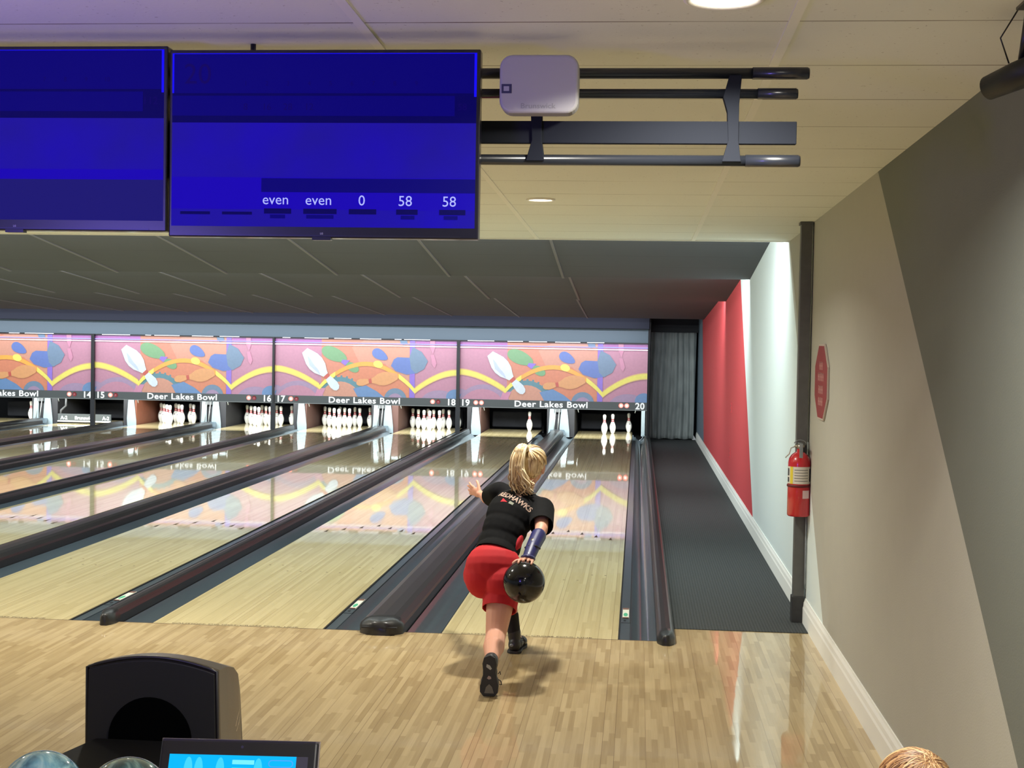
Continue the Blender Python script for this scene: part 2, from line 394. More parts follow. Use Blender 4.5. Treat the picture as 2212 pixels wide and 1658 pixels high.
def extinguisher():
    c = Vector((1.632, .62, 0)); R = .070; z0 = .69
    t = thing('fire_extinguisher', (c.x, c.y, z0), 'red fire extinguisher with printed white label hanging on the grey post', 'fire extinguisher')
    mr = mat('gloss_red_paint', srgb(190, 22, 34), .3, coat=.6, coatr=.1)
    mb = MB(); mb.lathe([(0, z0), (R-.006, z0), (R, z0+.008), (R, z0+.335), (R-.006, z0+.362), (R-.022, z0+.385), (.03, z0+.398), (.018, z0+.402), (.018, z0+.42), (0, z0+.42)], (c.x, c.y, 0), 32)
    mb.build('cylinder', mr, t)
    def wrap(z1, z2, a0, a1, r, nm, mt):
        mb = MB(); n = 18; vs = []
        for k in range(n+1):
            a = math.radians(a0+(a1-a0)*k/n)
            for z in (z1, z2): vs.append((c.x+r*math.cos(a), c.y+r*math.sin(a), z))
        mb.add(vs, [(2*k, 2*k+2, 2*k+3, 2*k+1) for k in range(n)], None, True); return mb.build(nm, mt, t)
    wrap(z0+.205, z0+.312, 185, 345, R+.001, 'printed_label', mat('label_paper', srgb(214, 210, 196), .6))
    wrap(z0+.205, z0+.312, 214, 232, R+.0016, 'yellow_label_strip', mat('label_yellow', srgb(220, 200, 60), .6))
    wrap(z0+.255, z0+.30, 190, 206, R+.0018, 'pictogram', mat('label_ink', srgb(60, 60, 66), .6))
    wrap(z0+.215, z0+.245, 190, 206, R+.0018, 'pictogram', mat('label_ink', srgb(60, 60, 66), .6))
    wrap(z0+.22, z0+.30, 322, 338, R+.0018, 'pictogram', mat('label_ink', srgb(60, 60, 66), .6))
    for k in range(5): wrap(z0+.222+k*.017, z0+.226+k*.017, 240, 312, R+.0018, 'print_line', mat('label_grey', srgb(120, 118, 112), .6))
    wrap(z0+.115, z0+.165, 283, 325, R+.0012, 'inspection_sticker', mat('sticker_paper', srgb(220, 190, 190), .6))
    mb = MB(); mb.lathe([(R+.001, z0+.183), (R+.005, z0+.186), (R+.005, z0+.196), (R+.001, z0+.199)], (c.x, c.y, 0), 32); mb.build('strap', mat('strap_dark_red', srgb(96, 12, 20), .5), t)
    mb = MB(); mb.tube([(c.x, c.y, z0+.415), (c.x, c.y, z0+.45)], .014); mb.tube([(c.x-.03, c.y, z0+.437), (c.x+.03, c.y, z0+.437)], .009)
    mb.build('valve', mat('brass_chrome', srgb(170, 164, 150), .3, metal=.9), t)
    mb = MB(); mb.box((c.x-.011, c.y-.085, z0+.452), (c.x+.011, c.y+.02, z0+.461)); mb.box((c.x-.011, c.y-.088, z0+.37), (c.x+.011, c.y-.083, z0+.461)); mb.build('handle', m_steel, t, .002)
    mb = MB(); mb.tube([(c.x+.036*math.cos(a/10*math.pi), c.y-.02, z0+.455+.022*math.sin(a/10*math.pi)) for a in range(11)], .003, 6); mb.build('pull_ring', m_steel, t)
    mb = MB(); mb.tube([(c.x-.02, c.y, z0+.44), (c.x-.055, c.y-.01, z0+.425), (c.x-.066, c.y-.02, z0+.39), (c.x-.09, c.y-.02, z0+.365)], .004, 6); mb.build('safety_tag_wire', mat('pale_wire', srgb(190, 190, 180), .5), t)
    mb = MB(); mb.box((c.x+.01, c.y+.060, z0+.20), (c.x+.05, c.y+.0735, z0+.44)); mb.build('bracket', m_black, t)
extinguisher()
for (y, z, lab) in ((8.02, 1.025, 'small red painted outlet plate on the red wall stripe, upper of two'), (8.09, .494, 'small red painted outlet plate on the red wall stripe, lower of two')):
    t = thing('outlet_plate', (WX, y, z), lab, 'outlet', 'outlets on the red wall')
    mb = MB(); mb.box((WX-.006, y-.035, z-.057), (WX, y+.035, z+.057)); mb.build('plate', m_red, t, .003)
    for q in (.012, -.038): mb = MB(); mb.box((WX-.0075, y-.016, z+q), (WX-.006, y+.016, z+q+.026)); mb.build('socket', mat('socket_dark', srgb(110, 60, 62), .5), t)

# ------------------------------------------------------------------ ceiling lights
CANLAB = {0: 'small round white recessed ceiling light, the whole one right of the screens', 1: 'large bright recessed ceiling light cut by the top edge of the photo'}
for i, (x, y) in enumerate(CANS[:2]):
    z = ceil_z(y); t = thing('recessed_light', (x, y, z-.012), CANLAB[i], 'ceiling light')
    r = .082 if i == 0 else .10
    mb = MB(); mb.lathe([(r*.82, -.004), (r*.9, -.010), (r, -.006), (r, .004)], (x, y, z), 32); mb.build('trim_ring', mat('white_ring', srgb(235, 232, 222), .4), t)
    mb = MB(); mb.lathe([(0, -.0035), (r*.82, -.0035)], (x, y, z), 32); mb.build('lens', mat('lit_lens', (1, 1, 1, 1), .5, emit=(1, .93, .80, 1), es=14), t)

# ------------------------------------------------------------------ lanes, gutters, cappings
c_dark = mat('seam_black', srgb(14, 12, 14), .6)
m_arrow = mat('arrow_dark', srgb(84, 66, 48), .5)
for n, cx in LANE.items():
    t = thing('bowling_lane', (cx, 0, -.05), 'glossy pale maple bowling lane, %s, its far end under sign number %d' % (ORD[n], n), 'lane')
    mb = MB(); mb.box((cx-HW+.004, .003, -.06), (cx+HW-.004, 19.15, 0)); mb.build('lane_surface', m_lane, t)
    for k in range(-3, 4):
        x = cx+k*.1333; y = 4.70-.15*abs(k)
        mb = MB(); mb.add([(x-.016, y-.12, .0004), (x, y+.04, .0004), (x+.016, y-.12, .0004)], [(0, 1, 2)]); mb.build('aiming_arrow', m_arrow, t)
    for k in (-4, -3, -2, -1, 1, 2, 3, 4):
        for yy in ((2.0,) if abs(k) < 3 else (2.25,)): mb = MB(); mb.lathe([(0, .0004), (.009, .0004)], (cx+k*.10, yy, 0), 10); mb.build('guide_dot', m_arrow, t)
    mb = MB(); mb.box((cx-HW-.004, .003, -.06), (cx-HW+.004, 19.15, -.004)); mb.box((cx+HW-.004, .003, -.06), (cx+HW+.004, 19.15, -.004)); mb.build('edge_joint', c_dark, t)
    tx = text_mb('CAUTION: DO NOT CROSS FOUL LINE', .030, Matrix.Translation((cx-.02, .024, .0006)), 0, .0006, sx=1.5)
    tx.build('foul_line_lettering', mat('foul_ink', srgb(92, 76, 60), .6), t)
m = MB(); m.box((-14.5, -.004, -.001), (.755, .003, .0006)); tag(m.build('foul_line', mat('foul_line_dark', srgb(80, 62, 48), .5)), 'thin dark foul line running across all lanes at the approach edge', 'foul line')
GA, GB = .7188, .5285
def gutter(x0, x1, ledge, lab):
    """x0/x1: outer extents; ledge side 'L' when a flat sensor ledge lies along the lane on its left"""
    t = thing('gutter', ((x0+x1)/2, 0, -.07), lab, 'gutter')
    mb = MB(); prof = []
    a, b = x0+.005, x1-.004
    if ledge: prof += [(a, -.010), (a+.060, -.010), (a+.060, -.016), (a+.064, -.016)]; a += .064
    N = 18
    for k in range(N+1):
        u = k/N; prof.append((a+(b-a)*u, -.014-.062*math.sin(math.pi*u)**.75))
    ys = [.003, 6, 12, 17.2, 17.9]
    n = len(prof); vs = []; fs = []
    for j, y in enumerate(ys):
        for (x, z) in prof: vs.append((x, y, z))
    for j in range(len(ys)-1):
        for i in range(n-1): fs.append((j*n+i, j*n+i+1, (j+1)*n+i+1, (j+1)*n+i))
    mb.add(vs, fs, None, True); o = mb.build('trough', m_gutter, t)
    md = o.modifiers.new('s', 'SOLIDIFY'); md.thickness = .004
    es = o.modifiers.new('e', 'EDGE_SPLIT'); es.split_angle = math.radians(35)
    mb = MB(); mb.box((x0+.005, -.006, -.09), (x1, .003, -.012)); mb.build('front_lip', c_dark, t)
    if ledge:
        x = x0+.005
        mb = MB(); mb.box((x+.058, .55, -.0105), (x+.062, 17.5, -.0085)); mb.box((x+.004, .548, -.0105), (x+.062, .554, -.0085)); mb.build('ledge_joint', c_dark, t)
        mb = MB(); mb.box((x+.010, .70, -.010), (x+.052, 1.02, -.006)); mb.box((x+.018, .61, -.010), (x+.034, .64, -.008), c_dark)
        f = mb.build('sensor_label', mat('label_white', srgb(226, 226, 210), .4), t, .001)
        mb = MB(); mb.add([(x+.016+.014*(1+math.cos(a)), .80+.06*math.sin(a), -.0055) for a in [k*.5236 for k in range(12)]], [list(range(12))])
        mb.build('green_mark', mat('label_green', srgb(70, 170, 130), .5), f)
        for q in ((.97, 1.02), (.69, .715)): mb = MB(); mb.box((x+.011, q[0], -.0056), (x+.050, q[1], -.0052)); mb.build('brown_mark', mat('label_brown', srgb(120, 84, 70), .5), f)
    return t
def capping(xc, w, h, lab, round_end, L=17.72):
    t = thing('division_capping', (xc, 0, 0), lab, 'capping')
    hw = w/2
    prof = [(-hw, -.03), (-hw, h*.45), (-hw+.006, h*.62), (-hw+w*.13, h*.86), (-hw+w*.25, h*.97), (0, h), (hw-w*.25, h*.97), (hw-w*.13, h*.86), (hw-.006, h*.62), (hw, h*.45), (hw, -.03)]
    mb = MB(); mb.prism([(xc+x, .02, z) for x, z in prof], (0, L, 0)); o = mb.build('rail', m_cap, t, .003)
    # moulded nose at the foul line
    mb = MB(); vs = []; fs = []; n = len(prof); N = 9
    for j in range(N):
        u = j/(N-1); sy = -.125+.145*u; k = math.sin(min(1, u*1.25+.22)*math.pi/2); kz = .80+.20*min(1, u*1.6)
        for (x, z) in prof: vs.append((xc+x*k*1.02, sy, max(z*kz if z > 0 else 0.0, 0.0) if j == 0 else (z*kz if z > 0 else (0.0 if sy < 0 else -.03))))
    for j in range(N-1):
        for i in range(n-1): fs.append((j*n+i, j*n+i+1, (j+1)*n+i+1, (j+1)*n+i))
    fs.append(list(range(n)))
    mb.add(vs, fs, None, True); nose = mb.build('end_cap', m_black, t)
    if w > .2:
        mb = MB(); mb.box((xc-hw*.80, -.1275, h*.44), (xc+hw*.80, -.10, h*.50)); mb.build('end_groove', c_dark, nose)
    return t
order = sorted(LANE, reverse=True)
gutter(HW, .757, True, 'glossy slate gutter along the right edge of lane 20')
capping(.808, .105, .075, 'narrow black capping between lane 20 gutter and the grey carpet', True, 17.1)
for i, n in enumerate(order):
    cx = LANE[n]; left = cx-HW
    if n == 13: break
    nl = n-1; gap = GA if n % 2 == 0 else GB; r = LANE[nl]+HW
    cw = .262 if n % 2 == 0 else .098
    cc = -.882+(cx if n % 2 == 0 else 0) if n % 2 == 0 else (left+r)/2+.008
    if n % 2 == 0: cc = cx-.882
    gutter(r, cc-cw/2, True, 'slate gutter along the right edge of the %s lane' % ORD[nl])
    gutter(cc+cw/2, left-.005, False, 'slate gutter along the left edge of the %s lane' % ORD[n])
    capping(cc, cw, .100 if n % 2 == 0 else .085, ('wide' if n % 2 == 0 else 'narrow')+' black capping bordering the left gutter of the %s lane' % ORD[n], True)

# ------------------------------------------------------------------ pins
def make_pin():
    prof = [(2.03, 0), (2.3, .12), (2.83, .75), (3.906, 2.25), (4.51, 3.375), (4.766, 4.5), (4.563, 5.875), (3.703, 7.25), (3.05, 8.0), (2.472, 8.625), (1.965, 9.375), (1.797, 10), (1.870, 10.875), (2.094, 11.75), (2.406, 12.625), (2.547, 13.5), (2.42, 14.1), (2.0, 14.6), (1.2, 14.9), (.3, 15)]
    t = thing('bowling_pin', (0, 0, 0), 'white bowling pin', 'bowling pin')
    k = .0254; mb = MB(); mb.lathe([(0, 0)]+[(d/2*k, h*k) for d, h in prof]+[(0, 15*k)], n=24)
    mb.build('pin_body', mat('pin_white', srgb(244, 244, 240), .25, coat=.5), t)
    mb = MB()
    for (h0, h1, d0, d1) in ((9.05, 9.75, 2.22, 1.87), (10.3, 10.95, 1.84, 1.90)):
        mb.lathe([(d0/2*k+.0006, h0*k), (d1/2*k+.0006, h1*k)], n=24)
    mb.build('neck_stripes', mat('pin_red', srgb(196, 20, 40), .4), t)
    mb = MB(); vs = []
    for a in (-105, -92, -80, -68):
        for h, d in ((6.0, 4.52), (6.9, 3.98)): vs.append(((d/2*k+.0008)*math.cos(math.radians(a)), (d/2*k+.0008)*math.sin(math.radians(a)), h*k))
    mb.add(vs, [(2*i, 2*i+2, 2*i+3, 2*i+1) for i in range(3)], None, True); mb.build('crest', mat('pin_grey', srgb(150, 150, 152), .5), t)
    return t
POS = {1: (0, 0), 2: (-.1524, .264), 3: (.1524, .264), 4: (-.3048, .528), 5: (0, .528), 6: (.3048, .528), 7: (-.457, .792), 8: (-.1524, .792), 9: (.1524, .792), 10: (.457, .792)}
PN = {1: 'front head position', 2: 'second row left', 3: 'second row right', 4: 'third row left', 5: 'third row middle', 6: 'third row right', 7: 'back row far left', 8: 'back row inner left', 9: 'back row inner right', 10: 'back row far right'}
RACK = {20: (1, 3, 10), 19: (6,), 18: range(1, 11), 17: range(1, 11), 16: range(1, 11), 15: range(1, 11), 13: (6, 10)}
pin0 = make_pin(); first = True
for n, ps in RACK.items():
    for p in ps:
        t = pin0 if first else copy_tree(pin0); first = False
        t.location = (LANE[n]+POS[p][0], 18.29+POS[p][1], .0); t.rotation_euler.z = random.uniform(-.8, .8)
        if n == 19: t['label'] = 'the single white bowling pin still standing on lane 19'
        elif n == 20: t['label'] = {1: 'leftmost and nearest of three white pins left on lane 20', 3: 'middle of three white pins left on lane 20', 10: 'rightmost and farthest of three white pins on lane 20'}[p]
        else: t['label'] = 'white bowling pin on the %s lane, %s of the rack' % (ORD[n], PN[p])
        t['group'] = 'bowling pins on lane %d' % n

# ------------------------------------------------------------------ pinsetter machinery around the pin decks
def kickback(n, both):
    """division between lane n-1 and lane n at the pin deck"""
    xc = (LANE[n]-HW+LANE[n-1]+HW)/2
    t = thing('pinsetter_frame', (xc, 17.8, 0), 'pinsetter side frame with pale metal plates left of the %s lane pin deck' % ORD[n], 'pinsetter frame')
    y = 17.95
    mb = MB(); mb.prism([(xc+.06, y, -.05), (xc+.24, y, -.05), (xc+.235, y, .08), (xc+.175, y, .62), (xc+.085, y, .62), (xc+.05, y, .12)], (0, .02, 0)); mb.build('front_plate', m_plate, t, .004)
    wallm = m_brown if n in (15,) else (mat('reddish_board', srgb(70, 44, 38), .7) if n in (18, 19, 17) else m_void)
    x1 = LANE[n]-HW-.02
    mb = MB(); mb.box((xc+.20, y+.03, -.05), (x1-.01, 19.6, .50)); mb.build('side_board', wallm, t)
    mb = MB(); mb.box((xc+.205, y+.03, .50), (x1-.008, 19.6, .56)); mb.build('board_top_trim', m_plate, t)
    if both:
        mb = MB(); mb.prism([(xc-.17, y, -.05), (xc-.05, y, -.05), (xc-.045, y, .10), (xc-.04, y, .62), (xc-.13, y, .62), (xc-.155, y, .12)], (0, .02, 0)); mb.build('front_plate', m_plate, t, .004)
        mb = MB(); mb.tube([(xc-.02, y-.03, .56), (xc-.05, y-.12, .02)], .010, 8); mb.tube([(xc+.05, y-.03, .56), (xc+.02, y-.12, .02)], .010, 8); mb.build('lift_rods', m_steel, t)
        mb = MB(); mb.box((xc-.05, y-.05, .42), (xc+.07, y+.02, .50)); mb.build('rod_bracket', mat('dark_casting', srgb(70, 72, 74), .5, metal=.4), t, .004)
        mb = MB(); mb.prism([(xc-.16, y-.16, .0), (xc+.18, y-.16, .0), (xc+.14, y, .09), (xc-.12, y, .09)], (0, .03, 0)); mb.build('foot_plate', m_gutter, t)
    mb = MB(); mb.box((xc-(.19 if both else .03), y+.04, -.05), (xc+.19, 19.6, .60)); mb.build('housing', m_void, t)
    # small bright hanging hooks
    mb = MB(); mb.tube([(x1+.06, y-.1, .62), (x1+.055, y-.1, .50), (x1+.07, y-.1, .43)], .008, 6); mb.build('hook', m_steel, t)
for n in (20, 19, 18, 17, 16, 15, 14): kickback(n, n % 2 == 0)
t = thing('pinsetter_frame', (.72, 17.8, 0), 'pale upright pinsetter plate at the right end beside the curtain', 'pinsetter frame')
mb = MB(); mb.box((.695, 17.93, .0), (.765, 17.95, .62)); mb.build('front_plate', m_plate, t, .004)
mb = MB(); mb.tube([(.60, 17.85, .60), (.59, 17.85, .50), (.575, 17.85, .44)], .008, 6); mb.build('hook', m_steel, t)
mb = MB(); mb.tube([(.640+.095*math.cos(a), 17.93, .02+.10*math.sin(a)) for a in [math.pi*(1+k/12) for k in range(13)]], .010, 6); mb.build('gutter_hoop', m_gutter, t)
for n, cx in LANE.items():
    t = thing('pit', (cx, 19.2, -.1), 'dark pinsetter pit and ball cushion behind the %s lane' % ORD[n], 'pinsetter pit')
    mb = MB(); mb.box((cx-.52, 19.75, -.1), (cx+.52, 19.85, .64)); mb.build('rear_curtain', m_void, t)
    mb = MB(); mb.box((cx-.50, 19.45, .02), (cx+.50, 19.60, .34)); mb.build('cushion', m_pit, t, .03)
    mb = MB(); mb.box((cx-.74, 17.6, .66), (cx+.74, 19.6, .80)); mb.build('machine_deck', m_void, t)
# sweep bar lowered on lane 14
cx = LANE[14]; t = thing('sweep_bar', (cx, 18.0, .02), 'lowered grey sweep bar with white lettering in front of the lane 14 pins', 'sweep bar')
mb = MB(); mb.box((cx-.55, 17.96, .035), (cx+.52, 18.0, .185)); mb.build('bar', mat('sweep_grey', srgb(52, 58, 60), .7), t, .006)
mb = MB(); mb.box((cx-.55, 17.95, .030), (cx+.52, 17.958, .052)); mb.build('white_edge', m_base, t)
mw = mat('sweep_letters', srgb(244, 246, 246), .4)
for s, dx in (('A-2', -.42), ('Brunswick', -.01), ('A-2', .42)): text_mb(s, .092, FRONT(cx+dx, 17.955, .105), .001, .002).build('lettering', mw, t)
mb = MB(); mb.tube([(cx-.50, 17.98, .16), (cx-.50, 18.0, .25), (cx-.40, 18.0, .34), (cx-.40, 18.0, .60)], .022, 8); mb.build('arm', mat('dark_casting', srgb(70, 72, 74), .5), t)

# ------------------------------------------------------------------ masking units
ART = {}
def artm(k, c):
    if k not in ART: ART[k] = mat('mural_'+k, c, .35, coat=.5, coatr=.15, var=.10, vscale=22)
    return ART[k]
A_PINK = artm('pink', srgb(198, 140, 164)); A_MAUVE = artm('mauve', srgb(178, 112, 176)); A_OR = artm('orange', srgb(218, 142, 118)); A_SAL = artm('salmon', srgb(216, 156, 134))
A_YEL = artm('yellow', srgb(246, 234, 112)); A_GOLD = artm('gold', srgb(255, 180, 80)); A_WHITE = artm('white', srgb(226, 238, 250)); A_SHADE = artm('pale_blue', srgb(196, 210, 238))
A_GREEN = artm('green', srgb(126, 172, 126)); A_BLUE = artm('blue', srgb(104, 128, 196)); A_TEAL = artm('teal', srgb(120, 144, 172)); A_VIO = artm('violet', srgb(150, 120, 220))
A_GEAR = artm('gear_teal', srgb(100, 146, 160)); A_DEEP = artm('deep_orange', srgb(222, 140, 108)); A_HAZE = artm('haze', srgb(172, 146, 178)); A_YEDGE = artm('yellow_edge', srgb(232, 196, 128)); A_LP = artm('light_pink', srgb(214, 146, 176)); A_NECK = artm('neck_red', srgb(206, 96, 84))
A_BLU2 = artm('bright_blue', srgb(112, 148, 196)); A_OPIN = artm('orange_pin', srgb(230, 166, 112))
UW, AZ0, AZ1, MY = 3.3673, .700, 1.735, 16.45
def mural(x0):
    H = AZ1-AZ0; mb = MB(); lay = [0]
    def P(u, v): return (x0+.012+u*(UW-.024), MY-.0003*lay[0], AZ1-v*H)
    def poly(pts, m):
        lay[0] += 1; pts = [(min(max(u, 0), 1), min(max(v, 0), 1)) for u, v in pts]
        mb.add([P(u, v) for u, v in pts], [list(range(len(pts)))], m)
    def oval(u, v, ru, rv, ang, m, pinch=0, n=28):
        A = UW/H; pts = []; ca, sa = math.cos(math.radians(ang)), math.sin(math.radians(ang))
        for k in range(n):
            a = 2*math.pi*k/n; x = ru*math.cos(a); y = rv*math.sin(a)*(1-pinch*math.cos(a))
            pts.append((u+(x*ca-y*sa)/A, v+x*sa+y*ca))
        poly(pts, m)
    def pinshape(u, v, L, ang, m, mneck=None, part='all', ob=1.0):
        """pin silhouette: length L (in heights), base at the far end of ang"""
        A = UW/H; ca, sa = math.cos(math.radians(ang)), math.sin(math.radians(ang))
        pr = [(0, .07), (.1, .11), (.22, .155), (.34, .165), (.46, .14), (.56, .085), (.63, .055)]
        hd = [(.70, .055), (.78, .075), (.88, .088), (.96, .07), (1.0, .03)]
        def sh(q):
            pts = [(a, b) for a, b in q]+[(a, -b) for a, b in reversed(q)]
            return [(u+((a-.5)*L*ca-b*L*ob*sa)/A, v+(a-.5)*L*sa+b*L*ob*ca) for a, b in pts]
        if mneck: poly(sh([(.60, .058), (.72, .05)]), mneck)
        poly(sh(pr), m); poly(sh(hd), m)
    def band(pts, w, m, wave=None):
        up = []; lo = []
        for i, (u, v) in enumerate(pts): up.append((u, v-w/2)); lo.append((u, v+w/2))
        lay[0] += 1
        pts2 = up+lo[::-1]
        n = len(up)
        mb.add([P(min(max(a, 0), 1), b) for a, b in up]+[P(min(max(a, 0), 1), b) for a, b in lo], [(i, i+1, n+i+1, n+i) for i in range(n-1)], m)
    poly([(0, 0), (1, 0), (1, 1), (0, 1)], A_PINK)
    poly([(0, 0), (.255, 0), (.255, .075), (0, .06)], A_MAUVE); poly([(.77, 0), (1, 0), (1, .05), (.77, .08)], A_MAUVE)
    poly([(.255, 0), (.735, 0), (.735, 1), (.255, 1)], A_SAL)
    poly([(.255, 0), (.50, 0), (.42, .14), (.46, .4), (.30, .72), (.255, .9)], A_OR)
    poly([(.30, .66), (.45, .40), (.60, .42), (.735, .75), (.735, 1), (.28, 1)], A_DEEP)
    # gears along the bottom
    oval(.36, 1.12, .46, .46, 0, A_GEAR); oval(.36, 1.12, .38, .38, 0, A_SAL)
    for k in range(14):
        a = math.radians(200+k*12); oval(.36+.47*math.cos(a)*H/UW, 1.12+.47*math.sin(a), .02, .02, 0, A_GEAR, n=6)
    oval(.66, 1.04, .20, .20, 0, A_TEAL); oval(.66, 1.10, .15, .17, 0, A_HAZE)
    poly([(.43, .86), (.50, .80), (.56, .90), (.60, 1), (.455, 1)], A_BLU2)
    oval(.0, 1.02, .20, .20, 0, A_HAZE); poly([(.0, .93), (.03, .88), (.068, .86), (.055, 1), (.0, 1)], A_BLU2)
    pts = []
    for k in range(12): a = math.radians(205+k*11.5); pts.append((.12+.60*math.cos(a)*H/UW*1.0, 1.28+.60*math.sin(a)))
    oval(.13, 1.22, .50, .48, 0, A_HAZE); oval(.125, 1.26, .44, .44, 0, A_PINK)
    oval(.90, 1.06, .32, .20, 0, A_HAZE); oval(.985, .98, .16, .14, 0, A_BLU2)
    poly([(.235, .86), (.28, .86), (.26, 1), (.22, 1)], A_LP)
    # violet stripe
    poly([(.737, 0), (.765, 0), (.765, 1), (.737, 1)], A_VIO)
    # blurred coloured pins
    oval(.325, .27, .24, .115, 22, A_GREEN, .15); oval(.425, .49, .125, .075, 30, A_GREEN); poly([(.37, .36), (.41, .37), (.385, .46), (.362, .41)], A_VIO)
    oval(.575, .265, .15, .085, 28, A_BLUE, .3)
    poly([(.65, .34), (.67, .30), (.77, .31), (.79, .42), (.78, .57), (.72, .60), (.66, .54), (.635, .45)], A_BLUE)
    poly([(.735, .30), (.752, .12), (.80, .20), (.835, .36), (.815, .50), (.77, .58), (.745, .50)], A_TEAL)
    poly([(.68, 0), (.72, 0), (.725, .07), (.70, .09), (.685, .05)], A_TEAL)
    poly([(.845, .0), (.872, .0), (.874, .12), (.862, .24), (.845, .12)], A_LP); poly([(.85, .25), (.868, .25), (.882, .40), (.872, .48), (.858, .42)], A_LP)
    # yellow wave
    c = []
    for k in range(13): u = k/12; c.append((.245*u, .53+.30*u**1.75-.0*u))
    band(c, .115, A_YEDGE); band(c, .08, A_YEL)
    c = []
    for k in range(19): u = k/18; c.append((.245+.52*u, .85-.44*math.sin(math.pi*u)**.85+.03*u))
    band(c, .075, A_GOLD)
    band(c[:4], .085, A_YEL); band(c[-4:], .085, A_YEL); oval(.565, .43, .085, .06, 15, A_YEL)
    c = []
    for k in range(13): u = k/12; c.append((.765+.235*u, .88-.33*math.sin(u*math.pi/2)**.9))
    band(c, .115, A_YEDGE); band(c, .08, A_YEL)
    # orange lying pin and large white pin
    pinshape(.56, .70, .74, 170, A_OPIN, A_NECK, ob=.95)
    pinshape(.255, .545, .90, 48, A_WHITE, A_NECK, ob=1.0)
    poly([(.178, .30), (.19, .47), (.225, .57), (.25, .63), (.24, .55), (.215, .46), (.195, .36)], A_SHADE)
    return mb
m_frame = mat('mask_black', srgb(16, 16, 24), .4)
m_band = mat('sign_band_grey', srgb(84, 90, 92), .5)
m_letter = mat('sign_white', srgb(240, 244, 244), .5, emit=(1, 1, 1, 1), es=.25)
m_led = mat('painted_glow', (1, 1, 1, 1), .5, emit=(.9, .9, 1, 1), es=.75)  # tube reflection and light leaks, put in as glowing colour
m_glow_blue = mat('painted_glow_blue', srgb(150, 150, 240), .5, emit=(.45, .45, 1, 1), es=.35)  # bluish edge of the same reflection, also glowing colour
m_on = mat('indicator_lit', srgb(255, 120, 110), .4, emit=(1, .16, .13, 1), es=2.2)
m_core = mat('indicator_core', srgb(255, 200, 190), .4, emit=(1, .6, .55, 1), es=2.0)
m_off = mat('indicator_dim', srgb(150, 60, 66), .5)
for k in range(4):
    x0 = .7943-UW*(k+1); a, b = 19-2*k, 20-2*k; xc = x0+UW/2
    t = thing('masking_unit', (xc, MY, .56), 'bowling pin mural panel with numbered sign band, %s of the four' % ('rightmost', 'second from right', 'second from left', 'leftmost')[k], 'masking unit', None)
    mb = MB(); mb.box((x0+.008, MY+.002, .56), (x0+UW-.008, MY+.05, AZ1)); mb.build('backing_panel', m_frame, t)
    mural(x0).build('mural', None, t)
    mb = MB(); mb.box((x0+.010, MY-.022, .56), (x0+UW-.010, MY+.002, AZ0)); bd = mb.build('sign_band', m_band, t)
    mb = MB(); mb.box((x0+.010, MY-.024, .555), (x0+UW-.010, MY-.020, .566)); mb.build('band_edge', mat('band_edge_pale', srgb(140, 146, 146), .5), bd)
    tx = text_mb('Deer Lakes Bowl', .150, FRONT(xc-.025, MY-.024, .630), .001, .0034, sx=1.0, spacing=1.08); w_ = max(v.x for v in tx.v)-min(v.x for v in tx.v)
    s = 1.30/w_; tx.v = [Vector((xc-.025+(v.x-xc+.025)*s, v.y, v.z)) for v in tx.v]; tx.build('lettering', m_letter, bd)
    for num, xx, al in ((a, x0+.040, 'LEFT'), (b, x0+UW-.050, 'RIGHT')):
        text_mb(str(num), .158, FRONT(xx, MY-.024, .630), .001, .0045, al, sx=1.02, spacing=1.05).build('number', m_letter, bd)
    for sgn, xs in ((1, (x0+.315, x0+.415)), (-1, (x0+UW-.465, x0+UW-.365))):
        for j, x in enumerate(xs):
            lit = (j == 0) if sgn == 1 else (j == 0)
            if k == 0: lit = True
            mb = MB(); mb.lathe([(0, .0), (.038, 0), (.040, -.006)], n=20); mb.v = [Vector((x+p.x, MY-.026+p.z*.5, .640+p.y)) for p in mb.v]
            r = mb.build('indicator', m_on if lit else m_off, bd)
            mb = MB(); mb.lathe([(0, 0), (.020 if lit else .014, 0)], n=14); mb.v = [Vector((x+p.x, MY-.031, .640+p.y)) for p in mb.v]
            mb.build('indicator_core', m_core if lit else mat('indicator_dim_core', srgb(190, 110, 120), .5), r)
    mb = MB(); mb.box((x0+.012, MY-.03, 1.618), (x0+UW-.012, MY-.018, 1.632)); mb.build('painted_glow', m_led, t)  # reflection of a tube light on the glossy panel, modelled as a glowing bar
    mb = MB(); mb.box((x0+.012, MY-.028, 1.655), (x0+UW-.012, MY-.016, 1.672)); mb.build('blue_reflection', m_glow_blue, t)  # second, bluish line of that reflection, modelled the same way
    mb = MB(); mb.box((x0, MY-.035, AZ1-.004), (x0+UW, MY+.05, AZ1+.018)); tr = mb.build('top_rail', m_frame, t)
    mb = MB(); xx = x0+.15; rr = random.Random(k)
    while xx < x0+UW-.9:
        L = rr.uniform(.08, .55); mb.box((xx, MY-.0365, AZ1+.004), (xx+L, MY-.035, AZ1+.014)); xx += L+rr.uniform(.04, .3)
    mb.build('light_gap', m_led, tr)  # light leaking above the panel, put in as glowing dashes
for k in range(5):
    x = .7943-UW*k
    if k == 0: continue
    t = thing('divider_post', (x, MY, 0), 'slim black upright dividing the mural panels, %s' % ('', 'nearest to the curtain', 'middle one of three', 'farthest left in the photo', 'outermost left, outside the photo')[k], 'divider post')
    mb = MB(); wd = .036 if k in (1, 3) else .022
    mb.box((x-wd, MY-.085, .55), (x+wd*.6, MY-.038, 1.74)); mb.build('upper_post', m_frame, t)
    mb = MB(); mb.box((x-.045, MY-.085, .08), (x+.035, MY-.03, .55)); mb.build('lower_post', mat('post_dark', srgb(30, 32, 40), .5), t)
t = thing('divider_post', (.81, MY-.05, 0), 'thin dark end post between the mural panels and the curtain', 'divider post')
